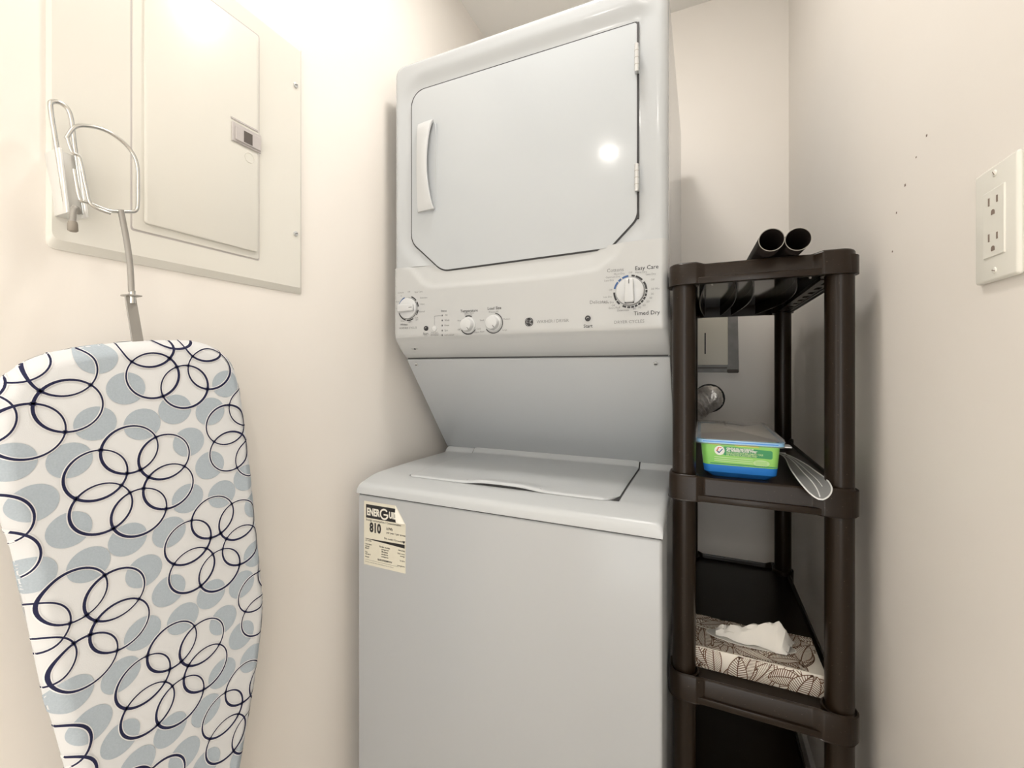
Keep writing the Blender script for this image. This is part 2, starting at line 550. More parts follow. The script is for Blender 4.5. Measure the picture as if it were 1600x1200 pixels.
# dryer front fascia: height field, rolled outer edge, inner slope down to door
DX0, DX1, DZ0, DZ1 = -0.690, -0.1215, 1.3665, 1.838
door_poly = rounded([(DX0, DZ0 + 0.082), (-0.597, DZ0), (-0.178, DZ0 + 0.010), (DX1, DZ0 + 0.065), (DX1, DZ1), (DX0, DZ1)],
                    [0.045, 0.05, 0.03, 0.035, 0.004, 0.036], 7)
TZ = 1.9195
def outer(e, r=0.016, dep=0.02):      # roll back towards the cabinet near edges
    t = 1 - min(1, max(0, e) / r)
    return dep * (1 - math.sqrt(max(0, 1 - t * t)))
def fascia_y(x, z):
    d = -sdf(door_poly, x, z)         # distance outside the door outline
    y = 0.915 + 0.009 * (1 - sstep(0.006, 0.045, d))
    # top is slightly bowed
    e = min(x - X0, X1 - x, TZ - 0.0 - z)
    cx = max(0, X0 + 0.03 - x, x - (X1 - 0.03))
    cz = max(0, z - (TZ - 0.03))
    if cx > 0 and cz > 0:
        e = 0.03 - math.hypot(cx, cz)
    return y + outer(e)
def corner_fit(x, z):
    cx = (X0 + 0.03 - x) if x < X0 + 0.03 else (x - (X1 - 0.03) if x > X1 - 0.03 else 0)
    cz = z - (TZ - 0.03)
    if cx > 0 and cz > 0:
        L = math.hypot(cx, cz)
        m = max(cx, cz)
        k = m / L
        sx = -1 if x < X0 + 0.03 else 1
        bx = X0 + 0.03 if sx < 0 else X1 - 0.03
        return bx + sx * cx * k, TZ - 0.03 + cz * k
    return x, z
edge = [0, 0.001, 0.0025, 0.005, 0.008, 0.012, 0.016, 0.021, 0.026, 0.032]
xs = [X0 + e for e in edge] + lin(X0 + 0.038, X1 - 0.038, 90) + [X1 - e for e in reversed(edge)]
zs = lin(1.382, TZ - 0.038, 76) + [TZ - e for e in reversed(edge)]
bm = bmesh.new()
def ff(x, z):
    x, z = corner_fit(x, z)
    return (x, fascia_y(x, z), z)
V = grid(bm, xs, zs, ff)
skirt(bm, V, lambda c: (c.x, 0.955, c.z))
bm_obj('dryer_front', bm, M['steel_white'], wd, 50)

# console: face leans out over a scooped area beneath the door
CZ0, CZ1 = 1.1985, 1.3815
scoop_poly = [(-0.735, 1.39), (-0.69, 1.375), (-0.655, 1.335), (-0.630, 1.3215), (-0.42, 1.3205), (-0.27, 1.3215), (-0.205, 1.327), (-0.165, 1.350), (-0.145, 1.385), (-0.140, 1.42), (-0.735, 1.42)]
def console_y(x, z):
    d = sdf(scoop_poly, x, z)
    y = 0.9110 + 0.0125 * (0.25 * sstep(-0.002, 0.012, d) + 0.75 * min(1, max(0, d) / 0.045))
    e = min(x - X0, X1 - x)
    return y + outer(e, 0.014, 0.02) + outer(z - CZ0 + 0.002, 0.012, 0.006)
xs = [X0 + e for e in edge] + lin(X0 + 0.038, X1 - 0.038, 90) + [X1 - e for e in reversed(edge)]
zs = [CZ0, CZ0 + 0.0015, CZ0 + 0.003, CZ0 + 0.006, CZ0 + 0.009, CZ0 + 0.013] + lin(CZ0 + 0.02, CZ1, 40)
bm = bmesh.new()
V = grid(bm, xs, zs, lambda x, z: (x, console_y(x, z), z))
# lower lip: from the face edge back and down to the slope
lip = []
for k, (yy, zz) in enumerate([(0.9185, 1.1945), (0.9235, 1.1885), (0.934, 1.1765), (0.951, 1.160), (0.9655, 1.1495), (0.9745, 1.1475)]):
    lip.append([bm.verts.new((x, yy + outer(min(x - X0, X1 - x), 0.014, 0.012) * (1 - k / 6.0), zz)) for x in xs])
prev = [V[i][0] for i in range(len(xs))]
for row in lip:
    for i in range(len(xs) - 1):
        bm.faces.new((prev[i], prev[i + 1], row[i + 1], row[i]))
    prev = row
# close the sides and top
for i0 in (0, len(xs) - 1):
    col = [V[i0][j] for j in range(len(zs) - 1, -1, -1)] + [r[i0] for r in lip]
    back = [bm.verts.new((v.co.x, 0.978, v.co.z)) for v in col]
    for a in range(len(col) - 1):
        bm.faces.new((col[a], col[a + 1], back[a + 1], back[a]))
tb = [bm.verts.new((x, 0.95, CZ1)) for x in xs]
for i in range(len(xs) - 1):
    bm.faces.new((V[i][-1], V[i + 1][-1], tb[i + 1], tb[i]))
console = bm_obj('control_console', bm, M['console'], wd, 50)
box('console_seam', (X0 + 0.003, X1 - 0.003, 0.9255, 0.95, 1.3805, 1.3835), M['gap'], wd)
box('panel_seam', (X0 + 0.004, X1 - 0.004, 0.972, 0.985, 1.1455, 1.1485), M['gap'], wd)

# dryer door
gp = inset(door_poly, 0.0036)
gask = prism('door_gasket', gp, XZ, 0.9222, 0.93, M['gap'], wd)
prism('hinge_gap', [(DX1 - 0.002, 1.43), (DX1 + 0.0042, 1.43), (DX1 + 0.0042, 1.838), (DX1 - 0.002, 1.838)], XZ, 0.9206, 0.93, M['gap'], wd)
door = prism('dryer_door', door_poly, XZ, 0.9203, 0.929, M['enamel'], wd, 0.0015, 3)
# pull handle: rounded wedge with a grip scooped behind its inner edge
bm = bmesh.new()
n = 28
H0, H1 = 1.521, 1.746
rows = []
for i in range(n + 1):
    t = i / n
    z = H0 + (H1 - H0) * t
    bow = math.sin(PI * t)
    # cross-section across x at this height
    xl = -0.6700
    xr = -0.6180 - 0.0150 * bow ** 0.8 + 0.003 * (1 - t)
    pr_ = 0.012 + 0.010 * bow ** 0.5
    yy = 0.9210
    dz = 0.004 * (1 - t)
    rows.append([bm.verts.new(p) for p in (
        (xl, yy, z), (xl + 0.001, yy - pr_ * 0.35, z), (xl + 0.004, yy - pr_ * 0.62, z), (xl + (xr - xl) * 0.5, yy - pr_ * 0.9, z),
        (xr - 0.003, yy - pr_ * 1.05, z), (xr, yy - pr_ * 1.0, z), (xr + 0.0005, yy - pr_ * 0.82, z),
        (xr - 0.006 * bow, yy - pr_ * 0.62, z), (xl + 0.012 + 0.034 * (1 - bow) ** 2, yy, z))])
for a, b in zip(rows, rows[1:]):
    for k in range(len(a) - 1):
        bm.faces.new((a[k], a[k + 1], b[k + 1], b[k]))
bm.faces.new(rows[0])
bm.faces.new(list(reversed(rows[-1])))
bm_obj('door_handle', bm, M['knob'], door, 40)
# dished recess plate to the right of the grip
bm = bmesh.new()
rp = rounded([(-0.640, 1.523), (-0.6165, 1.523), (-0.6135, 1.60), (-0.6135, 1.70), (-0.6165, 1.744), (-0.640, 1.744)], 0.006, 4)
add_prism(bm, rp, XZ, 0.9190, 0.9206, 0.0006, 1)
bm_obj('handle_surround', bm, M['steel_white'], door)
# hinges
for z0, z1 in ((1.728, 1.785), (1.483, 1.538)):
    bm = bmesh.new()
    add_tube(bm, [(-0.1205, 0.9095, z0), (-0.1205, 0.9095, z1)], 0.0042, 12)
    add_box(bm, -0.1255, -0.1165, 0.9115, 0.925, z0 + 0.002, z1 - 0.002, 0.001, 1)
    hg = bm_obj('door_hinge', bm, M['hinge'], wd, 50)
    for k in range(1, 4):
        zz = z0 + (z1 - z0) * k / 4
        tube('knuckle_joint', [(-0.1205, 0.9095, zz - 0.0005), (-0.1205, 0.9095, zz + 0.0005)], 0.0044, M['cord'], hg, 12)

# controls on the console
CY = 0.9110
def dial(x, z, R, ang, labeltxt, small=False, grip_l=0.0245, grip_w=0.0105):
    bm = bmesh.new()
    pr = [(R, CY - 0.0002), (R, CY - 0.004), (R * 0.97, CY - 0.0065), (R * 0.9, CY - 0.0075), (0.0001, CY - 0.008)]
    rings = [[bm.verts.new((x + r * math.cos(2 * PI * k / 40), y, z + r * math.sin(2 * PI * k / 40))) for k in range(40)] for r, y in pr]
    for a, b in zip(rings, rings[1:]):
        for k in range(40):
            bm.faces.new((a[k], a[(k + 1) % 40], b[(k + 1) % 40], b[k]))
    d = bm_obj('control_dial', bm, M['knob'], wd, 40)
    if labeltxt:
        d['label'] = labeltxt
    prism('dial_shadow_gap', disc_poly(x, z, R + 0.0008, 40), XZ, CY - 0.0010, CY, M['gap'], d)
    # grip bar, rounded rectangle rotated
    ca, sa = math.cos(ang), math.sin(ang)
    P = rounded([(-grip_w, -grip_l), (grip_w, -grip_l), (grip_w * 0.8, grip_l * 0.98), (-grip_w * 0.8, grip_l * 0.98)], [0.005, 0.005, 0.003, 0.003], 4)
    P = [(x + u * ca - v * sa, z + u * sa + v * ca) for u, v in P]
    prism('dial_grip', P, XZ, CY - 0.0170, CY - 0.0075, M['knob'], d, 0.003, 3)
    P = [(-grip_w * 0.9, -grip_l * 1.03), (grip_w * 0.9, -grip_l * 1.03), (grip_w * 0.85, -grip_l * 0.78), (-grip_w * 0.85, -grip_l * 0.78)]
    P = [(x + u * ca - v * sa, z + u * sa + v * ca) for u, v in P]
    prism('grip_end', P, XZ, CY - 0.0130, CY - 0.0074, M['gap'], d, 0.001, 1)
    q = [(-0.0007, grip_l * 0.55), (0.0007, grip_l * 0.55), (0.0007, grip_l * 0.95), (-0.0007, grip_l * 0.95)]
    flat('pointer_line', [[(x + u * ca - v * sa, z + u * sa + v * ca) for u, v in q]], CY - 0.0172, M['black'], d)
    return d
K4 = (-0.1338, 1.2782)
K1 = (-0.6938, 1.2743)
dial(K4[0], K4[1], 0.0285, 0, 'large white dryer dial with its grip upright')
dial(K1[0], K1[1], 0.0270, -PI / 2, 'large white washer dial with its grip lying sideways')
prints = []
for a0, a1 in ((85, 73), (70, 42), (33, 5), (2, -8), (-11, -21), (-24, -34), (-37, -47), (-50, -60), (-63, -73), (-76, -86), (-89, -100), (-104, -118), (-131, -146), (-149, -180)):
    prints += arc_band(*K4, 0.0305, 0.0345, a0, a1, 4)
for a0, a1 in ((72, 38), (30, 6), (-10, -35), (-60, -100), (-105, -160)):
    prints += arc_band(*K1, 0.0295, 0.0325, a0, a1, 6)
PY = CY - 0.0004
flat('dial_scale', prints, PY, M['black'], console)
prints = []
for a0, a1 in ((96, 119), (124, 136), (140, 167)):
    prints += arc_band(*K4, 0.0305, 0.0345, a0, a1, 5)
prints += arc_band(*K1, 0.0295, 0.0325, 112, 160, 8)
flat('cotton_scale', prints, PY, M['blue_print'], console)
K2 = (-0.5160, 1.2240)
K3 = (-0.4480, 1.2260)
prints = []
for (kx, kz, r, arcs) in ((K2[0], K2[1], 0.021, ((65, 112), (-150, -30))), (K3[0], K3[1], 0.0225, ((80, -145),))):
    for a0, a1 in arcs:
        prints += arc_band(kx, kz, r, r + 0.0022, a0, a1, 16)
flat('knob_scale', prints, PY, M['black'], console)
for kx, kz, lab in ((K2[0], K2[1], 'round white temperature knob'), (K3[0], K3[1], 'round white load size knob')):
    bm = bmesh.new()
    pr = [(0.0195, CY - 0.0002), (0.0195, CY - 0.003), (0.0165, CY - 0.0055), (0.0158, CY - 0.013), (0.0145, CY - 0.0157), (0.0115, CY - 0.0166), (0.0001, CY - 0.0170)]
    rings = [[bm.verts.new((kx + r * math.cos(2 * PI * k / 36), y, kz + r * math.sin(2 * PI * k / 36))) for k in range(36)] for r, y in pr]
    for a, b in zip(rings, rings[1:]):
        for k in range(36):
            bm.faces.new((a[k], a[(k + 1) % 36], b[(k + 1) % 36], b[k]))
    kn = bm_obj('selector_knob', bm, M['knob'], wd, 40)
    kn['label'] = lab
    P = [(kx + 0.0155 * math.cos(a) - 0.0006 * math.sin(a) * s, kz + 0.0155 * math.sin(a) + 0.0006 * math.cos(a) * s) for a, s in ((-0.9, -1), (-0.9, 1))]
    Q = [(kx + 0.0085 * math.cos(a) - 0.0006 * math.sin(a) * s, kz + 0.0085 * math.sin(a) + 0.0006 * math.cos(a) * s) for a, s in ((-0.9, 1), (-0.9, -1))]
    flat('pointer_line', [P + Q], CY - 0.0172, M['black'], kn)
for kx, kz, lab in ((-0.6378, 1.2205, 'black washer start button'), (-0.2220, 1.2265, 'black dryer start button')):
    b_ = prism('start_button', disc_poly(kx, kz, 0.0062, 24), XZ, CY - 0.0035, CY, M['black'], wd, 0.001, 2)
    b_['label'] = lab
    flat('button_mark', arc_band(kx, kz, 0.0018, 0.0025, 20, 200, 8), CY - 0.0036, M['knob'], b_)
prism('option_button', disc_poly(-0.6135, 1.2190, 0.0066, 24), XZ, CY - 0.0022, CY, M['knob'], wd, 0.0008, 2)
prints = [[(-0.5905 - 0.0012, z - 0.002), (-0.5905 + 0.0012, z - 0.002), (-0.5905 + 0.0012, z + 0.002), (-0.5905 - 0.0012, z + 0.002)] for z in (1.2510, 1.2385, 1.2260, 1.2135, 1.2010 + 0.001)]
prints += [[(-0.6138, 1.228), (-0.6132, 1.228), (-0.6132, 1.2505), (-0.6138, 1.2505)], [(-0.6138, 1.250), (-0.594, 1.250), (-0.594, 1.2506), (-0.6138, 1.2506)]]
flat('status_marks', prints, PY, M['black'], console)
lettering('console_lettering', [
    ('Easy Care', -0.1010, 1.3245, 0.0115, 'CENTER', 0.0001),
    ('Timed Dry', -0.1010, 1.2320, 0.0115, 'CENTER', 0.0001),
    ('Start', -0.2220, 1.2100, 0.0100, 'CENTER', 0.0001),
    ('Start', -0.6400, 1.2070, 0.0085), ('Whites', -0.7080, 1.2330, 0.0080),
    ('Temperature', -0.5140, 1.2585, 0.0090, 'CENTER', 0.0001), ('Load Size', -0.4460, 1.2610, 0.0095, 'CENTER', 0.0001),
    ('Status', -0.5860, 1.2620, 0.0070),
], PY, M['black'], console)
lettering('fine_lettering', [
    ('Cottons', -0.1640, 1.3250, 0.0105), ('Delicates', -0.1990, 1.2605, 0.0105),
    ('WASHER / DRYER', -0.3020, 1.2240, 0.0095), ('DRYER CYCLES', -0.1360, 1.2155, 0.0090), ('WASHER CYCLES', -0.6950, 1.2235, 0.0072),
    ('More Dry', -0.1120, 1.3160, 0.0058), ('Less Dry', -0.0930, 1.3105, 0.0055), ('Off', -0.1330, 1.3170, 0.0055),
    ('More Dry', -0.1560, 1.3165, 0.0055), ('Optimum Dry', -0.1690, 1.3110, 0.0052), ('Less Dry', -0.1770, 1.3045, 0.0055),
    ('Off', -0.0895, 1.2990, 0.0055), ('20 Min', -0.0840, 1.2800, 0.0060), ('30', -0.0900, 1.2700, 0.0060), ('40', -0.0930, 1.2620, 0.0060),
    ('50', -0.0985, 1.2550, 0.0060), ('60', -0.1060, 1.2480, 0.0060), ('70', -0.1150, 1.2440, 0.0060), ('80', -0.1250, 1.2420, 0.0060),
    ('Dewrinkle', -0.1480, 1.2400, 0.0058), ('Extra Fluff', -0.1660, 1.2460, 0.0058), ('Off', -0.1680, 1.2510, 0.0055),
    ('More Dry', -0.1780, 1.2580, 0.0055), ('Less Dry', -0.1800, 1.2700, 0.0050), ('Off', -0.1740, 1.2840, 0.0055),
    ('Cottons', -0.7180, 1.3170, 0.0060), ('Off', -0.6920, 1.3170, 0.0055), ('Easy Care', -0.6620, 1.3150, 0.0060), ('Delicates', -0.6460, 1.2990, 0.0060),
    ('Heavy', -0.6500, 1.2830, 0.0055), ('Normal', -0.6520, 1.2640, 0.0060), ('Soak', -0.6680, 1.2490, 0.0052), ('Spin', -0.6670, 1.2440, 0.0052),
    ('Light', -0.6890, 1.2400, 0.0055), ('Rinse', -0.7120, 1.2425, 0.0055), ('On', -0.7200, 1.2590, 0.0055), ('Soak', -0.7290, 1.2760, 0.0055),
    ('Heavy', -0.7290, 1.2940, 0.0055), ('10', -0.7170, 1.3080, 0.0050),
    ('Fill', -0.5820, 1.2510, 0.0062, 'LEFT'), ('Wash', -0.5840, 1.2385, 0.0062, 'LEFT'), ('Rinse', -0.5840, 1.2260, 0.0062, 'LEFT'), ('Spin', -0.5840, 1.2135, 0.0062, 'LEFT'), ('Lid Locked', -0.5840, 1.2020, 0.0062, 'LEFT'),
    ('Press Start', -0.6130, 1.2095, 0.0046), ('Second Rinse', -0.6130, 1.2060, 0.0046), ('Pause', -0.6390, 1.2020, 0.0045), ('and Softener', -0.6130, 1.2025, 0.0046),
    ('Wash / Rinse', -0.5140, 1.2530, 0.0050), ('Tap Cold', -0.5160, 1.2485, 0.0055), ('Hot', -0.5420, 1.2360, 0.0058), ('Off', -0.5420, 1.2140, 0.0058),
    ('Warm', -0.4930, 1.2060, 0.0055), ('Cold', -0.4880, 1.2140, 0.0055), ('Colors', -0.5160, 1.2025, 0.0060), ('Precise Fill', -0.4480, 1.2525, 0.0058),
    ('Medium', -0.4140, 1.2340, 0.0055), ('Small', -0.4790, 1.2340, 0.0055), ('Super', -0.4780, 1.2070, 0.0055), ('Large', -0.4190, 1.2090, 0.0055),
], PY, M['grey_print'], console)
# round maker emblem: scalloped dark badge with pale strokes
ex, ez = -0.3579, 1.2247
sc_poly = [(ex + (0.0096 + 0.0009 * abs(math.sin(2 * a))) * math.cos(a), ez + (0.0096 + 0.0009 * abs(math.sin(2 * a))) * math.sin(a)) for a in [2 * PI * i / 48 for i in range(48)]]
em = prism('emblem', sc_poly, XZ, CY - 0.0008, CY, M['black'], wd)
st = []
st += arc_band(ex - 0.0035, ez + 0.0005, 0.0022, 0.0029, 40, 320, 10)
st += arc_band(ex + 0.0038, ez + 0.0022, 0.0016, 0.0023, 10, 280, 8)
st += arc_band(ex + 0.0038, ez - 0.0018, 0.0016, 0.0023, 80, 350, 8)
for a in (20, 110, 200, 290):
    st += arc_band(ex, ez, 0.0080, 0.0086, a, a + 50, 6)
flat('emblem_strokes', st, CY - 0.0009, M['knob'], em)
# small pin mark under the console's lower left corner
for dx, s, mm in ((0, 0.0022, 'black'), (-0.008, 0.0014, 'cord'), (0.007, 0.0012, 'cord')):
    bm = bmesh.new()
    yy, zz = 0.940, 1.171
    add_box(bm, -0.695 + dx - s * 1.3, -0.695 + dx + s * 1.3, yy - 0.0015, yy + 0.003, zz - s, zz + s, 0.0005, 1)
    bm_obj('pin_mark', bm, M[mm], wd)

# energy label on the washer front
EY = YW + 0.0030
PYL = EY - 0.0008
lp = rounded([(-0.7250, 0.659), (-0.6055, 0.659), (-0.6055, 0.769), (-0.6330, 0.808), (-0.7250, 0.808)], 0.001, 2)
el = prism('energy_label', lp, XZ, EY - 0.0004, EY + 0.0005, M['label'], wd)
el['label'] = 'cream energy rating sticker with black banner and peeling corner'
flat('label_banner', [[(-0.7190, 0.7695), (-0.6160, 0.7695), (-0.6160, 0.7800), (-0.6335, 0.801), (-0.7190, 0.801)]], EY - 0.0005, M['black'], el)
lettering('banner_lettering', [('ENER', -0.7165, 0.7835, 0.0230, 'LEFT', 0.0010, 0.68), ('UID', -0.6515, 0.7835, 0.0200, 'LEFT', 0.0010, 0.66)], EY - 0.0007, M['label_back'], el)
flat('banner_emblem', arc_band(-0.6655, 0.7840, 0.0088, 0.0128, 40, 345, 20) + [[(-0.6670, 0.7815), (-0.6540, 0.7815), (-0.6540, 0.7848), (-0.6670, 0.7848)]], EY - 0.0007, M['label_back'], el)
lettering('label_number', [('810', -0.6915, 0.7475, 0.0300, 'CENTER', 0.0014, 0.74)], EY - 0.0006, M['black'], el)
rnd = random.Random(3)
lines = [('Energy consumption / Consommation', -0.7190, 0.7650, 0.0066, 'LEFT', 0.0001), ('kWh', -0.6590, 0.7520, 0.0090, 'LEFT', 0.0002), ('per year / par annee', -0.6590, 0.7435, 0.0065, 'LEFT', 0.0001),
         ('This model / Ce modele', -0.6120, 0.7290, 0.0055, 'RIGHT', 0.0001), ('177 kWh', -0.7215, 0.7160, 0.0050, 'LEFT', 0.0001), ('949 kWh', -0.6070, 0.7085, 0.0050, 'RIGHT', 0.0001),
         ('Uses least', -0.7215, 0.7080, 0.0048, 'LEFT', 0.0001), ('energy', -0.7215, 0.7030, 0.0048, 'LEFT', 0.0001), ('Moins', -0.7215, 0.6980, 0.0048, 'LEFT', 0.0001),
         ('Similar models', -0.6640, 0.7080, 0.0052, 'CENTER', 0.0001), ('compared', -0.6640, 0.7025, 0.0052, 'CENTER', 0.0001), ('Modeles', -0.6640, 0.6970, 0.0052, 'CENTER', 0.0001),
         ('similaires', -0.6640, 0.6915, 0.0052, 'CENTER', 0.0001), ('compares', -0.6640, 0.6860, 0.0052, 'CENTER', 0.0001),
         ('Uses most', -0.6075, 0.7015, 0.0048, 'RIGHT', 0.0001), ('energy', -0.6075, 0.6965, 0.0048, 'RIGHT', 0.0001), ('Le plus', -0.6075, 0.6860, 0.0048, 'RIGHT', 0.0001), ('energivore', -0.6075, 0.6740, 0.0048, 'RIGHT', 0.0001),
         ('Size', -0.7215, 0.6890, 0.0046, 'LEFT', 0.0001), ('standard', -0.7215, 0.6845, 0.0046, 'LEFT', 0.0001), ('Model', -0.7215, 0.6780, 0.0046, 'LEFT', 0.0001),
         ('GUD27ESSMWW', -0.6640, 0.6770, 0.0056, 'CENTER', 0.0002),
         ('Removal of this label before first retail purchase is an offence', -0.7215, 0.6665, 0.0035, 'LEFT', 0.0, 0.95)]
lettering('label_lettering', lines, EY - 0.0006, M['black'], el)
bars = [[(-0.7215, 0.7205 - 0.0004), (-0.6075, 0.7205 - 0.0055), (-0.6075, 0.7235), (-0.7215, 0.7205 + 0.0004)],
        [(-0.6140, 0.7310), (-0.6060, 0.7310), (-0.6100, 0.7245)],
        [(-0.7215, 0.6710), (-0.6250, 0.6706), (-0.6250, 0.6711), (-0.7215, 0.6715)]]
bars = [b if (lambda a: a < 0)(sum(b[i][0] * b[(i + 1) % len(b)][1] - b[(i + 1) % len(b)][0] * b[i][1] for i in range(len(b)))) is False else list(reversed(b)) for b in bars]
flat('label_bars', bars, EY - 0.0006, M['black'], el)
# peeled corner curling off the top right
bm = bmesh.new()
a, b, c = Vector((-0.6335, 0, 0.8075)), Vector((-0.6060, 0, 0.7700)), Vector((-0.6245, 0, 0.7735))
N = 8
Vv = []
for i in range(N + 1):
    t = i / N
    row = []
    for j in range(N + 1):
        s = j / N
        p = (a * (1 - s) + b * s) * (1 - t) + c * t
        row.append(bm.verts.new((p.x, EY - 0.0010 - 0.009 * math.sin(t * PI * 0.55) ** 1.2, p.z)))
    Vv.append(row)
for i in range(N):
    for j in range(N):
        if i == N - 1:
            if j == 0:
                pass
        bm.faces.new((Vv[i][j], Vv[i][j + 1], Vv[i + 1][j + 1], Vv[i + 1][j]))
bmesh.ops.remove_doubles(bm, verts=bm.verts, dist=1e-5)
bm_obj('peeled_corner', bm, M['label_back'], el, 60)

# ------------------------------------------------------------------ electrical panel on the left wall
PX = WL
ep = thing('electrical_panel', (PX, 0.467, 1.54), 'beige metal electrical panel cover with hinged door on the left wall', 'panel')
bm = bmesh.new()
po_ = [(0.2705, 1.2785), (0.6645, 1.2785), (0.6645, 1.806), (0.2705, 1.806)]
qo_ = [(0.2735, 1.2905), (0.6560, 1.2905), (0.6560, 1.794), (0.2735, 1.794)]
lv = []
for P_, x_ in ((po_, PX), (po_, PX + 0.002), (qo_, PX + 0.0085)):
    lv.append([bm.verts.new((x_, u, v)) for u, v in rounded(P_, [0.010, 0.003, 0.003, 0.010], 5)])
for A_, B_ in zip(lv, lv[1:]):
    for i in range(len(A_)):
        j = (i + 1) % len(A_)
        bm.faces.new((A_[i], A_[j], B_[j], B_[i]))
bm.faces.new(lv[-1])
bm_obj('cover_plate', bm, M['panel'], ep, 20)
prism('door_gap', rounded([(0.3585, 1.3265), (0.5635, 1.3265), (0.5635, 1.762), (0.3585, 1.762)], 0.004, 3), YZ, PX + 0.004, PX + 0.0088, M['latch'], ep)
pd = prism('panel_door', rounded([(0.3605, 1.3290), (0.5620, 1.3290), (0.5620, 1.7595), (0.3605, 1.7595)], 0.004, 3), YZ, PX + 0.005, PX + 0.0102, M['panel'], ep, 0.0012, 2)
prism('raised_field', rounded([(0.3740, 1.3410), (0.5570, 1.3410), (0.5570, 1.7480), (0.3740, 1.7480)], 0.005, 3), YZ, PX + 0.0095, PX + 0.0150, M['panel'], pd, 0.004, 2)
LXp = PX + 0.0150
la = box('door_latch', (LXp, LXp + 0.0025, 0.5055, 0.5615, 1.5310, 1.5660), M['latch'], ep, 0.001, 1)
prism('latch_slider', rounded([(0.5105, 1.5345), (0.5600, 1.5345), (0.5600, 1.5600), (0.5105, 1.5600)], 0.002, 2), YZ, LXp + 0.002, LXp + 0.0045, M['latch'], la, 0.001, 1)
box('latch_recess', (LXp + 0.0040, LXp + 0.0049, 0.5255, 0.5420, 1.5370, 1.5575), M['dark'], la)
box('latch_shadow_slot', (LXp, LXp + 0.0012, 0.5040, 0.5560, 1.5705, 1.5735), M['latch'], la)
bm = bmesh.new()
for r0, r1, x0, x1 in ((0.0085, 0.0093, LXp, LXp + 0.0009),):
    A = disc_poly(0.5390, 1.5140, r1, 28)
    B = disc_poly(0.5390, 1.5140, r0, 28)
    va = [bm.verts.new((x0, u, v)) for u, v in A]
    vm = [bm.verts.new((x1, (A[i][0] + B[i][0]) / 2, (A[i][1] + B[i][1]) / 2)) for i in range(28)]
    vb = [bm.verts.new((x0, u, v)) for u, v in B]
    for i in range(28):
        j = (i + 1) % 28
        bm.faces.new((va[i], va[j], vm[j], vm[i]))
        bm.faces.new((vm[i], vm[j], vb[j], vb[i]))
bm_obj('knockout_ring', bm, M['panel'], ep, 60)
for yy, zz in ((0.6441, 1.7152), (0.6441, 1.4027), (0.2890, 1.7152), (0.2890, 1.4027)):
    s_ = prism('screw', disc_poly(yy, zz, 0.0052, 16), YZ, PX + 0.008, PX + 0.0115, M['hinge'], ep, 0.0012, 2)
    prism('screw_slot', [(yy - 0.0038, zz - 0.0014), (yy - 0.0030, zz - 0.0022), (yy + 0.0038, zz + 0.0014), (yy + 0.0030, zz + 0.0022)], YZ, PX + 0.0113, PX + 0.0117, M['gap'], s_)

# ------------------------------------------------------------------ outlet on the right wall
ow = thing('wall_outlet', (WR, 0.581, 1.264), 'white double power outlet with cover plate on the right wall', 'outlet')
prism('cover_plate', rounded([(0.5470, 1.2065), (0.6145, 1.2065), (0.6145, 1.3215), (0.5470, 1.3215)], 0.003, 3), YZ, WR - 0.0055, WR, M['outlet'], ow, 0.0045, 3)
rc = box('receptacle', (WR - 0.0066, WR - 0.004, 0.5640, 0.5980, 1.2305, 1.2975), M['outlet'], ow, 0.0008, 1)
for zc in (1.2480 + 0.036, 1.2480):
    for yy, hh in ((0.5875, 0.0038), (0.5745, 0.0033)):
        box('blade_slot', (WR - 0.0070, WR - 0.0062, yy - 0.0010, yy + 0.0010, zc - 0.0015, zc - 0.0015 + 2 * hh), M['slot'], rc)
    gp_ = [(0.5810 + 0.0027 * math.cos(a), zc - 0.0095 + 0.0027 * math.sin(a)) for a in lin(0, PI, 10)]
    gp_ += [(0.5810 - 0.0027, zc - 0.0118), (0.5810 + 0.0027, zc - 0.0118)]
    prism('ground_hole', gp_, YZ, WR - 0.0070, WR - 0.0062, M['slot'], rc)
for zz, sl in ((1.3125, 0.9), (1.2165, 0.3)):
    s_ = prism('screw', disc_poly(0.5805, zz, 0.0032, 18), YZ, WR - 0.0066, WR - 0.005, M['outlet'], ow, 0.0006, 2)
    ca, sa = math.cos(sl), math.sin(sl)
    P = [(0.5805 + u * ca - v * sa, zz + u * sa + v * ca) for u, v in ((-0.0026, -0.0004), (0.0026, -0.0004), (0.0026, 0.0004), (-0.0026, 0.0004))]
    prism('screw_slot', P, YZ, WR - 0.0068, WR - 0.0064, M['slot'], s_)

# ------------------------------------------------------------------ ironing board on the left wall
BX = -0.710          # front surface
BT = 0.030
edge_pts = [(0.203, 0.985), (0.199, 1.035), (0.201, 1.075), (0.212, 1.108), (0.241, 1.134), (0.279, 1.1465), (0.333, 1.157), (0.380, 1.1615), (0.416, 1.1615), (0.448, 1.151),
            (0.473, 1.126), (0.487, 1.080), (0.4975, 1.005), (0.506, 0.936), (0.513, 0.862), (0.523, 0.768), (0.5285, 0.696), (0.522, 0.624), (0.508, 0.542),
            (0.493, 0.470), (0.476, 0.380), (0.458, 0.280), (0.438, 0.180), (0.415, 0.110), (0.385, 0.082), (0.352, 0.105), (0.330, 0.180), (0.312, 0.300), (0.296, 0.430),
            (0.276, 0.560), (0.257, 0.672), (0.247, 0.722), (0.238, 0.787), (0.2295, 0.846), (0.2205, 0.908), (0.211, 0.949)]
bo = [(p.x, p.y) for p in smooth_path([(a, b, 0) for a, b in edge_pts], 4, True)]
ib = thing('ironing_board', (-0.74, 0.37, 0.08), 'ironing board with blue-grey dot and navy ring cover hung on the left wall', 'ironing board')
RB = 0.020
def board_x(y, z):
    d = sdf(bo, y, z)
    t = 1 - min(1, max(0, d) / RB)
    return BX - 0.016 * t ** 2.2
bm = bmesh.new()
loops = []
n = len(bo)
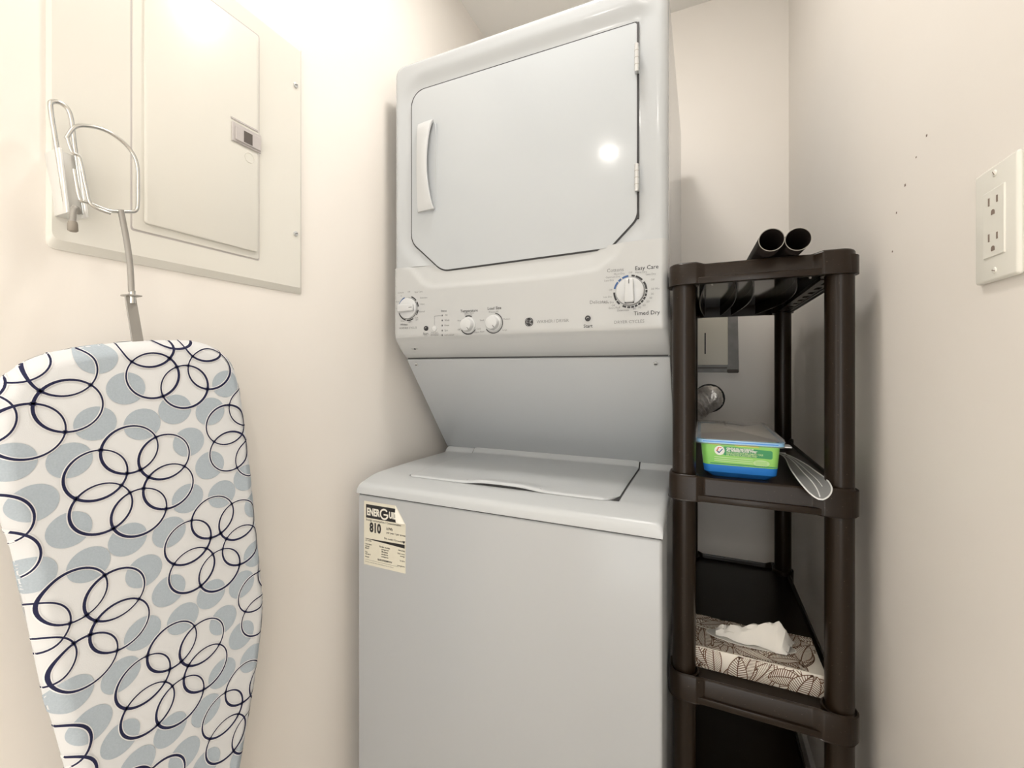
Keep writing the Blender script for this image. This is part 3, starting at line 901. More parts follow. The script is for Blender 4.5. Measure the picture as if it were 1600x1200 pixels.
offs = [(0.0, 1.0), (0.0, 0.0)]
loops.append([bm.verts.new((BX - BT, y, z)) for y, z in inset(bo, -0.003)])
for d in (0.0, 0.002, 0.004, 0.0065, 0.009, 0.012, 0.015, 0.020):
    t = 1 - d / RB
    xx = BX - 0.016 * t ** 2.2
    loops.append([bm.verts.new((xx, y, z)) for y, z in (inset(bo, -d) if d > 0 else bo)])
for a, b in zip(loops, loops[1:]):
    for i in range(n):
        bm.faces.new((a[i], a[(i + 1) % n], b[(i + 1) % n], b[i]))
bm.faces.new(loops[-1])
bm.faces.new(list(reversed(loops[0])))
cover = bm_obj('board_cover', bm, M['fabric'], ib, 60)
# printed pattern of the cover: flat ink following the padded surface
FC, FA, FB = (0.331, 0.965), (-0.057, -0.171), (0.108, -0.126)
cells = [(FC[0] + i * FA[0] + j * FB[0], FC[1] + i * FA[1] + j * FB[1]) for i in range(-4, 7) for j in range(-5, 7)]
ring_c, dot_c = [], []
for cx, cz in cells:
    if not (0.05 < cx < 0.68 and -0.05 < cz < 1.3):
        continue
    for k in range(6):
        a = math.radians(97 - 60 * k)
        ring_c.append((cx + 0.0445 * math.cos(a), cz + 0.0445 * math.sin(a)))
    for dx, dz in ((0.0085, 0.0770), (-0.0420, 0.0840), (-0.0665, 0.0415), (0.0675, 0.0430), (0.0980, 0.0015), (-0.0080, -0.0770)):
        dot_c.append((cx + dx, cz + dz))
def on_board(y, z, m=0.0005):
    return sdf(bo, y, z) > m
def snap(y, z):
    """nearest point on the outline"""
    best = None
    for i in range(len(bo)):
        ax, ay = bo[i]
        bx, by = bo[(i + 1) % len(bo)]
        dx, dy = bx - ax, by - ay
        L = dx * dx + dy * dy
        t = 0 if L == 0 else max(0, min(1, ((y - ax) * dx + (z - ay) * dy) / L))
        q = (ax + dx * t, ay + dy * t)
        e = (q[0] - y) ** 2 + (q[1] - z) ** 2
        if best is None or e < best[0]:
            best = (e, q)
    return best[1]
def skin(bm, p, eps, flatp):
    """vertex on the padded surface; points past the outline wrap onto its side"""
    if flatp:
        return bm.verts.new((BX + eps, *p)), True
    d = sdf(bo, *p)
    if d > 0.0004:
        k = 0.0004 * (1 - min(1, d / 0.008))
        return bm.verts.new((board_x(*p) + eps + k, *p)), True
    q = snap(*p)
    m = Vector((p[0] - q[0], p[1] - q[1]))
    m = m.normalized() * (0.0009 - 0.22 * min(-d, 0.010) if d < 0 else 0.0009) if m.length > 1e-6 else Vector((0, 0))
    return bm.verts.new((BX - 0.016 - max(0, min(-d, 0.010)), q[0] + m.x, q[1] + m.y)), -d < 0.010
def print_rings(name, centres, r0, r1, eps, m, segs=56):
    bm = bmesh.new()
    for ci, (cx, cz) in enumerate(centres):
        s0 = sdf(bo, cx, cz)
        if s0 < -(r1 + 0.002):
            continue
        fl = s0 > r1 + RB + 0.002
        prev = None
        for k in range(segs + 1):
            a = 2 * PI * k / segs
            wv = 0.0004 * math.cos(a - 2.6 - ci * 0.15)
            pa = (cx + (r0 - wv) * math.cos(a), cz + (r0 - wv) * math.sin(a))
            pb = (cx + (r1 + wv) * math.cos(a), cz + (r1 + wv) * math.sin(a))
            va, oka = skin(bm, pa, eps, fl)
            vb, okb = skin(bm, pb, eps, fl)
            if prev and (oka or okb) and prev[2]:
                bm.faces.new((prev[0], prev[1], vb, va))
            prev = (va, vb, oka or okb)
    return bm_obj(name, bm, m, cover, 0, False)
def print_discs(name, centres, r, eps, m):
    bm = bmesh.new()
    for cx, cz in centres:
        s0 = sdf(bo, cx, cz)
        if s0 < -(r + 0.002):
            continue
        fl = s0 > r + RB + 0.002
        segs, nr = (32, 2) if fl else (44, 24)
        c = skin(bm, (cx, cz), eps, fl)
        prev = [c] * segs
        for i in range(1, nr + 1):
            q = r * i / nr
            row = [skin(bm, (cx + q * math.cos(2 * PI * k / segs), cz + q * math.sin(2 * PI * k / segs)), eps, fl) for k in range(segs)]
            for k in range(segs):
                k2 = (k + 1) % segs
                vs = [prev[k], row[k], row[k2]] + ([prev[k2]] if i > 1 else [])
                if any(v[1] for v in vs):
                    bm.faces.new([v[0] for v in vs])
            prev = row
    return bm_obj(name, bm, m, cover, 0, False)
print_discs('printed_dots', dot_c, 0.0217, 0.0004, M['dot'])
print_rings('printed_ring_edges', ring_c, 0.0296, 0.0344, 0.0007, M['halo'])
print_rings('printed_rings', ring_c, 0.0307, 0.0333, 0.0010, M['navy'])
# folded legs behind the board
for s in (-1, 1):
    tube('folded_leg', smooth_path([(-0.762, 0.365 + s * 0.03, 1.05), (-0.762, 0.37 + s * 0.035, 0.6), (-0.762, 0.375 + s * 0.09, 0.2), (-0.762, 0.375 + s * 0.10, 0.15)], 6), 0.009, M['whitemetal'], ib)
tube('leg_foot', [(-0.762, 0.275, 0.15), (-0.762, 0.475, 0.15)], 0.010, M['whitemetal'], ib)
# strap and rod rising from the top edge
prism('hanging_strap', [(0.3265, 1.2200), (0.3390, 1.2215), (0.3520, 1.1350), (0.3375, 1.1350)], YZ, -0.7275, -0.7250, M['strap'], ib, 0.0006, 1)
box('strap_tab', (-0.735, -0.715, 0.3255, 0.3420, 1.2195, 1.2215), M['strap'], ib, 0.0005, 1)
tube('strap_bolt', [(-0.7245, 0.3345, 1.210), (-0.7245, 0.3345, 1.2275)], 0.0038, M['chrome'], ib, 10)
tube('support_rod', smooth_path([(-0.7245, 0.3335, 1.226), (-0.7245, 0.3320, 1.262), (-0.7235, 0.3270, 1.300), (-0.7215, 0.3200, 1.335)], 6), 0.0036, M['strap'], ib, 10)
# wire iron rest
loop = [(-0.722, 0.2655, 1.405), (-0.722, 0.2740, 1.4240), (-0.722, 0.2880, 1.4320), (-0.722, 0.3060, 1.4345), (-0.722, 0.3240, 1.4280), (-0.722, 0.3350, 1.4160), (-0.722, 0.3395, 1.4000),
        (-0.722, 0.3400, 1.3750), (-0.722, 0.3398, 1.3500), (-0.722, 0.3370, 1.3390), (-0.722, 0.3260, 1.3345), (-0.722, 0.3100, 1.3300), (-0.722, 0.3020, 1.3300), (-0.722, 0.2860, 1.3330), (-0.722, 0.2790, 1.3340), (-0.722, 0.2760, 1.3480), (-0.722, 0.2730, 1.3700)]
tube('iron_rest', smooth_path(loop, 5), 0.0023, M['chrome'], ib, 8)
tube('iron_rest_brace', smooth_path([(-0.719, 0.2655, 1.405), (-0.719, 0.2700, 1.390), (-0.719, 0.2770, 1.385), (-0.719, 0.2830, 1.352), (-0.719, 0.2890, 1.3300), (-0.719, 0.3080, 1.3255)], 5), 0.0020, M['chrome'], ib, 8)
# ------------------------------------------------------------------ wall hanger that carries it
wh = thing('wall_hanger', (WL + 0.01, 0.28, 1.40), 'silver wire and channel hanger bracket holding the ironing board', 'hanger')
up = smooth_path([(-0.757, 0.2790, 1.3250), (-0.757, 0.2700, 1.400), (-0.757, 0.2640, 1.4480), (-0.757, 0.2650, 1.4590), (-0.757, 0.2740, 1.4620), (-0.757, 0.2825, 1.4520), (-0.757, 0.2870, 1.4100), (-0.757, 0.2965, 1.3250)], 5)
tube('hanger_loop', up, 0.0028, M['chrome'], wh, 8)
prism('channel', [(0.2690, 1.4020), (0.2880, 1.4020), (0.2975, 1.3210), (0.2765, 1.3210)], YZ, WL, -0.760, M['whitemetal'], wh, 0.002, 2)
for (ya, yb) in ((0.2690, 0.2765), (0.2868, 0.2950)):
    prism('channel_flange', [(ya, 1.4020), (ya + 0.0035, 1.4020), (yb + 0.0035, 1.3210), (yb, 1.3210)], YZ, -0.761, -0.750, M['whitemetal'], wh, 0.0008, 1)
pg = tube('peg', smooth_path([(-0.750, 0.2880, 1.3250), (-0.742, 0.2830, 1.3270), (-0.738, 0.2785, 1.3240), (-0.738, 0.2775, 1.3060)], 5), 0.0034, M['strap'], wh, 10)
tube('rubber_tip', [(-0.738, 0.2776, 1.3080), (-0.738, 0.2776, 1.3050), (-0.738, 0.2778, 1.2965), (-0.738, 0.2778, 1.2950)], [0.0042, 0.0050, 0.0052, 0.0035], M['rubber'], pg, 14)

# ------------------------------------------------------------------ plastic shelf unit
SX0, SX1, SY0, SY1 = -0.0575, 0.2395, 0.872, 1.488
PR = 0.0213
posts = [(-0.0300, 0.902), (0.2180, 0.902), (-0.0300, 1.459), (0.2180, 1.459)]
su = thing('shelf_unit', ((SX0 + SX1) / 2, (SY0 + SY1) / 2, 0), 'dark brown plastic shelf unit standing between the dryer and right wall', 'shelf unit')
def shelf_outline(g=0.0):
    # corner lobes with slightly recessed sides
    c = 0.0070
    L = 0.050
    x0, x1, y0, y1 = SX0 + g, SX1 - g, SY0 + g, SY1 - g
    pts = [(x0, y0), (x0 + L, y0), (x0 + L + 0.014, y0 + c), (x1 - L - 0.014, y0 + c), (x1 - L, y0), (x1, y0),
           (x1, y0 + L), (x1 - c, y0 + L + 0.014), (x1 - c, y1 - L - 0.014), (x1, y1 - L), (x1, y1),
           (x1 - L, y1), (x1 - L - 0.014, y1 - c), (x0 + L + 0.014, y1 - c), (x0 + L, y1), (x0, y1),
           (x0, y1 - L), (x0 + c, y1 - L - 0.014), (x0 + c, y0 + L + 0.014), (x0, y0 + L)]
    R = [0.026, 0.01, 0.01, 0.01, 0.01] * 4
    return rounded(pts, R, 6)
def ring_prism(bm, po, pi, z0, z1):
    n = len(po)
    A = [bm.verts.new((x, y, z0)) for x, y in po]
    B = [bm.verts.new((x, y, z1)) for x, y in po]
    C = [bm.verts.new((x, y, z1)) for x, y in pi]
    D = [bm.verts.new((x, y, z0)) for x, y in pi]
    for i in range(n):
        j = (i + 1) % n
        for P, Q in ((A, B), (B, C), (C, D), (D, A)):
            bm.faces.new((P[i], P[j], Q[j], Q[i]))
    return B, A
def make_shelf(zt, zb, front_drop, detail):
    po = shelf_outline(0)
    bm = bmesh.new()
    pi = [(x, y) for x, y in inset(po, -0.0045)]
    # rim with rounded top edge
    n = len(po)
    prof = [(0.0015, zb), (0.0, zb + 0.001), (-0.0006, zt - 0.004), (-0.0020, zt - 0.0012), (-0.0040, zt), (-0.0060, zt - 0.0008), (-0.0075, zt - 0.004), (-0.0075, zb)]
    rows = []
    for o, z in prof:
        q = inset(po, o)
        rows.append([bm.verts.new((x, y, z + (0.0035 * (1 - sstep(0.048, 0.068, min(x - SX0, SX1 - x))) * (1 - sstep(0.048, 0.068, min(y - SY0, SY1 - y))) if z > zb + 0.01 else 0))) for x, y in q])
    for a, b in zip(rows, rows[1:] + rows[:1]):
        for i in range(n):
            bm.faces.new((a[i], a[(i + 1) % n], b[(i + 1) % n], b[i]))
    sh = bm_obj('shelf', bm, M['brown'], su, 40)
    # deck plate
    pd_ = inset(po, -0.006)
    prism('deck', pd_, XY, zt - front_drop - 0.003, zt - front_drop, M['brown_gloss'] if detail == 'top' else M['brown'], sh)
    # lower ledge strip standing proud along the recessed sides
    bm = bmesh.new()
    add_box(bm, SX0 + 0.050, SX1 - 0.050, SY0 + 0.0015, SY0 + 0.012, zb, zb + 0.012, 0.0015, 2)
    add_box(bm, SX1 - 0.012, SX1 - 0.0015, SY0 + 0.050, SY1 - 0.050, zb, zb + 0.012, 0.0015, 2)
    bm_obj('ledge', bm, M['brown'], sh)
    # sockets round the posts
    for px_, py_ in posts:
        bm = bmesh.new()
        pr = [(PR + 0.001, zb + 0.001), (PR + 0.0055, zb + 0.001), (PR + 0.0055, zt - 0.001), (PR + 0.003, zt + 0.0004), (PR + 0.001, zt - 0.001)]
        if detail == 'top':
            pr = [(PR + 0.001, zb + 0.001), (PR + 0.0055, zb + 0.001), (PR + 0.0055, zt - front_drop - 0.002), (PR + 0.001, zt - front_drop - 0.002)]
        R_ = [[bm.verts.new((px_ + r * math.cos(2 * PI * k / 28), py_ + r * math.sin(2 * PI * k / 28), z)) for k in range(28)] for r, z in pr]
        for a, b in zip(R_, R_[1:] + R_[:1]):
            for k in range(28):
                bm.faces.new((a[k], a[(k + 1) % 28], b[(k + 1) % 28], b[k]))
        bm_obj('post_socket', bm, M['brown'], sh, 50)
    # underside ribs
    if detail:
        zz0, zz1 = zb + 0.004, zt - front_drop - 0.002
        bm = bmesh.new()
        def rib(path, t=0.0022, z0=zz0):
            for (xa, ya), (xb, yb) in zip(path, path[1:]):
                d = Vector((xb - xa, yb - ya)).normalized() * (t / 2)
                nx, ny = -d.y, d.x
                P = [(xa + nx, ya + ny), (xb + nx, yb + ny), (xb - nx, yb - ny), (xa - nx, ya - ny)]
                add_prism(bm, P, XY, z0, zz1)
        cx = (SX0 + SX1) / 2
        def bowx(x0, bulge):
            return [(x0 + bulge * math.sin(PI * t), SY0 + 0.012 + (SY1 - SY0 - 0.024) * t) for t in lin(0, 1, 14)]
        rib(bowx(0.010, -0.012))
        rib(bowx(0.055, 0.020))
        rib(bowx(0.085, 0.024))
        rib(bowx(0.150, 0.040))
        bm_obj('underside_ribs', bm, M['brown'], sh)
    if detail:
        # slotted flange along the right side
        bm = bmesh.new()
        xa, xb = SX1 - 0.040, SX1 - 0.010
        zf = zb + 0.002
        add_box(bm, xa, xa + 0.011, 0.94, 1.42, zf, zf + 0.002)
        add_box(bm, xb - 0.009, xb, 0.94, 1.42, zf, zf + 0.002)
        yy = 0.94
        while yy < 1.42:
            add_box(bm, xa + 0.011, xb - 0.009, yy, min(yy + 0.028, 1.42), zf, zf + 0.002)
            yy += 0.055
        bm_obj('slotted_flange', bm, M['brown'], sh)
    return sh
make_shelf(1.3155, 1.2775, 0.004, 'top')
make_shelf(0.9150, 0.8705, 0.0065, 'mid')
make_shelf(0.5375, 0.4930, 0.0120, '')
make_shelf(0.1650, 0.1200, 0.0120, '')
for px_, py_ in posts:
    for za, zb_ in ((0.0, 1.300),):
        bm = bmesh.new()
        add_tube(bm, [(px_, py_, za), (px_, py_, zb_)], PR, 28)
        bm_obj('post', bm, M['brown'], su, 50)
# speckled small moulding pips under the top shelf
for px_, py_ in ((0.020, 0.897), (0.175, 0.897)):
    prism('moulding_pip', disc_poly(px_, py_, 0.002, 10), XY, 1.2765, 1.2790, M['cord'], su)

# two hollow tubes lying on the top shelf
def hollow(name, p, d, L, R, m, label, group):
    p, d = Vector(p), Vector(d).normalized()
    t = thing(name, p + d * (L / 2), label, 'tube', group)
    bm = bmesh.new()
    up_ = Vector((0, 0, 1))
    a = d.cross(up_).normalized()
    b = a.cross(d)
    prof = [(R, 0.0008), (R, L), (R - 0.0016, L), (R - 0.0016, 0.0008), (R - 0.0008, 0.0)]
    rows = [[bm.verts.new(p + d * s + (a * math.cos(2 * PI * k / 36) + b * math.sin(2 * PI * k / 36)) * r) for k in range(36)] for r, s in prof]
    for q, w_ in zip(rows, rows[1:] + rows[:1]):
        for k in range(36):
            bm.faces.new((q[k], q[(k + 1) % 36], w_[(k + 1) % 36], w_[k]))
    bm_obj('tube_wall', bm, m, t, 50)
    bm = bmesh.new()
    prof = [(R + 0.0003, 0.0), (R + 0.0003, 0.0006), (R - 0.0006, 0.0006), (R - 0.0006, 0.0)]
    rows = [[bm.verts.new(p - d * 0.0004 + d * s + (a * math.cos(2 * PI * k / 36) + b * math.sin(2 * PI * k / 36)) * r) for k in range(36)] for r, s in prof]
    for q, w_ in zip(rows, rows[1:] + rows[:1]):
        for k in range(36):
            bm.faces.new((q[k], q[(k + 1) % 36], w_[(k + 1) % 36], w_[k]))
    bm_obj('worn_rim', bm, M['cord'], t, 50)
    return t
hollow('plastic_tube', (0.1090, 0.838, 1.3360), (-0.03, 1, -0.0008), 0.40, 0.0190, M['tube'], 'left of the two black hollow tubes lying on the top shelf', 'tubes on the top shelf')
hollow('plastic_tube', (0.1495, 0.852, 1.3360), (-0.03, 1, -0.0008), 0.40, 0.0190, M['tube'], 'right of the two black hollow tubes lying on the top shelf', 'tubes on the top shelf')

# ------------------------------------------------------------------ box of wipes on the middle shelf
WZ = 0.9086
wb = thing('wipes_box', (0.066, 1.06, WZ), 'clear plastic box with green label and blue bottom on the middle shelf', 'box')
def taper_box(bm, z0, z1, x0a, x1a, x0b, x1b, y0a, y1a, y0b, y1b, r=0.018, cap0=True, cap1=True, ch=0.0):
    A = rounded([(x0a, y0a), (x1a, y0a), (x1a, y1a), (x0a, y1a)], r, 5)
    B = rounded([(x0b, y0b), (x1b, y0b), (x1b, y1b), (x0b, y1b)], r, 5)
    va = [bm.verts.new((x, y, z0)) for x, y in A]
    vb = [bm.verts.new((x, y, z1)) for x, y in B]
    n = len(A)
    for i in range(n):
        j = (i + 1) % n
        bm.faces.new((va[i], va[j], vb[j], vb[i]))
    if cap0:
        bm.faces.new(list(reversed(va)))
    if cap1:
        bm.faces.new(vb)
bm = bmesh.new()
taper_box(bm, WZ, WZ + 0.010, 0.018, 0.119, 0.006, 0.130, 0.934, 1.185, 0.924, 1.195, 0.012, True, False)
taper_box(bm, WZ + 0.010, WZ + 0.024, 0.006, 0.130, 0.004, 0.1315, 0.924, 1.195, 0.9225, 1.197, 0.012, False, True)
bmesh.ops.remove_doubles(bm, verts=bm.verts, dist=0.0001)
tubm = bm_obj('tub_bottom', bm, M['blue'], wb, 30)
bm = bmesh.new()
taper_box(bm, WZ + 0.0242, WZ + 0.0665, 0.004, 0.1315, 0.0, 0.1350, 0.9225, 1.197, 0.9195, 1.200, 0.012, False, False)
bm_obj('green_sleeve', bm, M['green'], wb, 30)
LY = 0.9195 - 0.0022
def sleeve_y(z):
    return 0.9225 - 0.0030 * (z - WZ - 0.0242) / 0.0423 - 0.0004
def sleeve_flat(name, polys, m, e=0.0):
    bm = bmesh.new()
    for p in polys:
        bm.faces.new([bm.verts.new((u, sleeve_y(v) - e, v)) for u, v in p])
    return bm_obj(name, bm, m, wb, 0, False)
sleeve_flat('label_panel', [rounded([(0.040, 0.9525), (0.1215, 0.9505), (0.1215, 0.9660), (0.040, 0.9695)], [0.002, 0.003, 0.003, 0.002], 3)], M['dgreen'])
sleeve_flat('label_line', [[(0.017, 0.9345), (0.129, 0.9345), (0.129, 0.9365), (0.017, 0.9365)]], M['dgreen'])
sleeve_flat('label_sun_patch', [[(0.013, 0.9720), (0.035, 0.9715), (0.036, 0.9760), (0.014, 0.9765)], [(0.060, 0.9710), (0.100, 0.9700), (0.098, 0.9745), (0.058, 0.9755)]], M['ygreen'])
sleeve_flat('label_stripes', [[(0.024, z), (0.090, z - 0.001), (0.090, z + 0.0006), (0.024, z + 0.0016)] for z in (0.9475, 0.9435, 0.9400)], M['pgreen'])
sleeve_flat('label_seal', [disc_poly(0.1035, 0.9415, 0.0135, 28, 0.0062)], M['pgreen'])
sleeve_flat('label_seal_lines', [[(0.094, z), (0.113, z), (0.113, z + 0.0010), (0.094, z + 0.0010)] for z in (0.9385, 0.9410, 0.9435)], M['green'], 0.0003)
sleeve_flat('label_badge', [disc_poly(0.0330, 0.9610, 0.0090, 28)], M['white'], 0.0004)
sleeve_flat('badge_frame', [[(0.0270, 0.9600), (0.0290, 0.9590), (0.0320, 0.9655), (0.0305, 0.9665)], [(0.0300, 0.9660), (0.0365, 0.9660), (0.0365, 0.9672), (0.0300, 0.9672)]], M['red'], 0.0006)
sleeve_flat('badge_tick', [[(0.0285, 0.9585), (0.0325, 0.9555), (0.0330, 0.9580), (0.0300, 0.9605)], [(0.0325, 0.9555), (0.0395, 0.9645), (0.0378, 0.9650), (0.0322, 0.9580)]], M['blue_print'], 0.0007)
yl = sleeve_y(0.96) - 0.0006
lettering('label_heading', [('GENTLE ON NATURALLY', 0.0450, 0.9655, 0.0050, 'LEFT', 0.0002, 0.80), ('ALL FINISHED FLOOR TYPES*', 0.0450, 0.9618, 0.0050, 'LEFT', 0.0002, 0.80)], yl, M['white'], wb)
lettering('label_subheading', [('DOUX POUR NATURELLEMENT TOUS', 0.0450, 0.9573, 0.0046, 'LEFT', 0.0001, 0.78), ('LES TYPES DE PLANCHERS FINIS*', 0.0450, 0.9537, 0.0046, 'LEFT', 0.0001, 0.78)], yl, M['pgreen'], wb)
# contents seen through the lid
box('folded_wipes', (0.008, 0.127, 0.930, 1.190, WZ + 0.0245, WZ + 0.062), M['wipes'], wb, 0.006, 2)
# pale blue rim and clear lid
bm = bmesh.new()
RO = rounded([(-0.008, 0.914), (0.1415, 0.914), (0.1415, 1.207), (-0.008, 1.207)], 0.014, 6)
RI = rounded([(0.0, 0.9200), (0.1345, 0.9200), (0.1345, 1.200), (0.0, 1.200)], 0.011, 6)
ring_prism(bm, RO, RI, WZ + 0.0665, WZ + 0.0735)
bm_obj('lid_rim', bm, M['lblue'], wb, 30)
bm = bmesh.new()
ring_prism(bm, inset(RO, 0.0015), RI, WZ + 0.0650, WZ + 0.0668)
ring_prism(bm, inset(RO, 0.0012), RI, WZ + 0.0733, WZ + 0.0750)
bm_obj('lid_lip', bm, M['clear'], wb, 30)
prism('clear_lid', RO, XY, WZ + 0.0750, WZ + 0.0785, M['clear'], wb, 0.0012, 2)
prism('rim_line', rounded([(0.004, WZ + 0.0692), (0.130, WZ + 0.0692), (0.130, WZ + 0.0708), (0.004, WZ + 0.0708)], 0.0005, 2), XZ, 0.9132, 0.9142, M['blue'], wb)
prism('lid_tab', rounded([(0.140, 0.925), (0.153, 0.925), (0.153, 0.955), (0.140, 0.955)], 0.003, 3), XY, WZ + 0.0645, WZ + 0.0665, M['scoop_rim'], wb)
prism('lid_latch', rounded([(-0.0125, WZ + 0.066), (-0.0085, WZ + 0.066), (-0.0085, WZ + 0.0885), (-0.0125, WZ + 0.0885)], 0.001, 2), XZ, 0.925, 0.960, M['clear'], wb)

# ------------------------------------------------------------------ grey plastic scoop
gs = thing('plastic_scoop', (0.18, 0.95, 0.9086), 'grey translucent plastic shoehorn-like scoop hanging over the middle shelf front', 'scoop')
spine = [(0.1700, 1.175, 0.9205, 0.0055), (0.1745, 1.140, 0.9240, 0.0060), (0.1770, 1.105, 0.9270, 0.0070), (0.1790, 1.070, 0.9280, 0.0095), (0.1800, 1.030, 0.9280, 0.0135), (0.1805, 0.990, 0.9270, 0.0175),
         (0.1810, 0.950, 0.9255, 0.0205), (0.1820, 0.915, 0.9245, 0.0225), (0.1830, 0.885, 0.9220, 0.0230), (0.1835, 0.862, 0.9185, 0.0210), (0.1830, 0.845, 0.9145, 0.0165), (0.1822, 0.834, 0.9110, 0.0100), (0.1818, 0.829, 0.9090, 0.0030)]
sp = [Vector(p).to_4d() if False else p for p in spine]
def lerp_sp(k=4):
    out = []
    for i in range(len(spine) - 1):
        for j in range(k):
            t = j / k
            a, b = spine[i], spine[i + 1]
            p0, p3 = spine[max(i - 1, 0)], spine[min(i + 2, len(spine) - 1)]
            out.append(tuple(0.5 * ((2 * a[q]) + (b[q] - p0[q]) * t + (2 * p0[q] - 5 * a[q] + 4 * b[q] - p3[q]) * t * t + (3 * a[q] - p0[q] - 3 * b[q] + p3[q]) * t ** 3) for q in range(4)))
    out.append(spine[-1])
    return out
LS = [(a - 0.006, b, c, d * 0.97) for a, b, c, d in lerp_sp()]
bm = bmesh.new()
NW = 10
rows = []
rimL, rimR = [], []
for (cx, cy, cz, hw) in LS:
    row = []
    for k in range(NW + 1):
        s = -1 + 2 * k / NW
        row.append(bm.verts.new((cx + hw * s, cy, cz + 0.18 * hw * s * s - 0.0010)))
    rows.append(row)
    rimL.append((cx - hw, cy, cz + 0.18 * hw))
    rimR.append((cx + hw, cy, cz + 0.18 * hw))
for a, b in zip(rows, rows[1:]):
    for k in range(NW):
        bm.faces.new((a[k], a[k + 1], b[k + 1], b[k]))
bmesh.ops.solidify(bm, geom=list(bm.faces), thickness=0.0014)
bm_obj('blade', bm, M['scoop'], gs, 50)
tube('blade_rim', rimL + list(reversed(rimR)), 0.0013, M['scoop_rim'], gs, 8)
tube('centre_ridge', [(cx, cy, cz - 0.0002) for cx, cy, cz, hw in LS[6:-5]], 0.0011, M['scoop_rim'], gs, 6)
tube('side_ridge', [(cx + hw * 0.45, cy, cz + 0.0006) for cx, cy, cz, hw in LS[8:-14]], 0.0008, M['scoop_rim'], gs, 6)
tube('tail_bar', [(0.160, 1.172, 0.9215), (0.181, 1.172, 0.9215)], 0.0016, M['scoop_rim'], gs, 8)

# ------------------------------------------------------------------ tissue box on the lower shelf
TZ0, TZ1 = 0.5258, 0.5675
TX0, TX1, TY0, TY1 = -0.034, 0.2065, 0.9300, 1.0460
tb_ = thing('tissue_box', ((TX0 + TX1) / 2, (TY0 + TY1) / 2, TZ0), 'flat cream tissue box printed with brown leaves on the lower shelf', 'tissue box')
carton = box('carton', (TX0, TX1, TY0, TY1, TZ0, TZ1), M['card'], tb_, 0.0012, 2)
def clip_poly(poly, x0, x1, y0, y1):
    def cl(P, inside, inter):
        out = []
        for i in range(len(P)):
            a, b = P[i - 1], P[i]
            if inside(b):
                if not inside(a):
                    out.append(inter(a, b))
                out.append(b)
            elif inside(a):
                out.append(inter(a, b))
        return out
    def ix(v):
        return lambda a, b: (v, a[1] + (b[1] - a[1]) * (v - a[0]) / (b[0] - a[0]))
    def iy(v):
        return lambda a, b: (a[0] + (b[0] - a[0]) * (v - a[1]) / (b[1] - a[1]), v)
    for ins, it in ((lambda p: p[0] >= x0, ix(x0)), (lambda p: p[0] <= x1, ix(x1)), (lambda p: p[1] >= y0, iy(y0)), (lambda p: p[1] <= y1, iy(y1))):
        if not poly:
            return []
        poly = cl(poly, ins, it)
    return poly
def leaf_face(name, u0, u1, v0, v1, fn, count, seed):
    """layered leaves: each a card-coloured patch with brown outline, midrib and veins; fn(u,v,h)->3D"""
    rr = random.Random(seed)
    bp, bi = bmesh.new(), bmesh.new()
    def put(bm_, poly, h):
        poly = clip_poly(poly, u0, u1, v0, v1)
        if len(poly) >= 3:
            try:
                bm_.faces.new([bm_.verts.new(fn(u, v, h)) for u, v in poly])
            except Exception:
                pass
    def stroke(pts, wd_, h):
        for (xa, ya), (xb, yb) in zip(pts, pts[1:]):
            L = math.hypot(xb - xa, yb - ya)
            if L < 1e-6:
                continue
            nx, ny = -(yb - ya) / L * wd_ / 2, (xb - xa) / L * wd_ / 2
            put(bi, [(xa + nx, ya + ny), (xa - nx, ya - ny), (xb - nx, yb - ny), (xb + nx, yb + ny)], h)
    step = 0.00002
    h = 0.0001
    cols = max(1, int((u1 - u0) / 0.026))
    rws = max(1, int((v1 - v0) / 0.022))
    spots = [(u0 + (u1 - u0) * (i + rr.uniform(0.1, 0.9)) / cols, v0 + (v1 - v0) * (j + rr.uniform(0.1, 0.9)) / rws) for i in range(cols) for j in range(rws)] * 2
    rr.shuffle(spots)
    for cx, cy in spots[:count]:
        L = rr.uniform(0.055, 0.082)
        W = L * rr.uniform(0.19, 0.27)
        a = rr.uniform(0, 2 * PI)
        ca, sa = math.cos(a), math.sin(a)
        bend = rr.uniform(-0.12, 0.12)
        def T(s, t):
            t2 = t + bend * L * (1 - (2 * s - 1) ** 2)
            u = (s - 0.5) * L
            return (cx + u * ca - t2 * sa, cy + u * sa + t2 * ca)
        prof = lambda s: W * (math.sin(PI * s ** 0.85)) ** 0.8
        S = lin(0, 1, 12)
        up_ = [T(s, prof(s)) for s in S]
        dn = [T(s, -prof(s)) for s in S]
        for i in range(12):
            put(bp, [up_[i], dn[i], dn[i + 1], up_[i + 1]], h)
        h += step
        stroke(up_, 0.0015, h)
        stroke(dn, 0.0015, h)
        stroke([T(s, 0) for s in S], 0.0017, h)
        nv = rr.choice((13, 16, 22))
        for k in range(1, nv):
            s = k / nv
            for sg in (-1, 1):
                s2 = min(0.985, s + 0.10)
                stroke([T(s, 0), T(s2, sg * prof(s2) * 0.97)], 0.0009 if nv > 18 else 0.0014, h)
        h += step
    bm_obj(name + '_patches', bp, M['card'], carton, 0, False)
    bm_obj(name, bi, M['leafink'], carton, 0, False)
leaf_face('leaf_print_top', TX0 + 0.001, TX1 - 0.001, TY0 + 0.001, TY1 - 0.001, lambda u, v, h: (u, v, TZ1 + h), 80, 5)
leaf_face('leaf_print_front', TX0 + 0.001, TX1 - 0.001, TZ0 + 0.001, TZ1 - 0.001, lambda u, v, h: (u, TY0 - h, v), 42, 9)
leaf_face('leaf_print_side', TY0 + 0.001, TY1 - 0.001, TZ0 + 0.001, TZ1 - 0.001, lambda u, v, h: (TX1 + h, u, v), 24, 12)
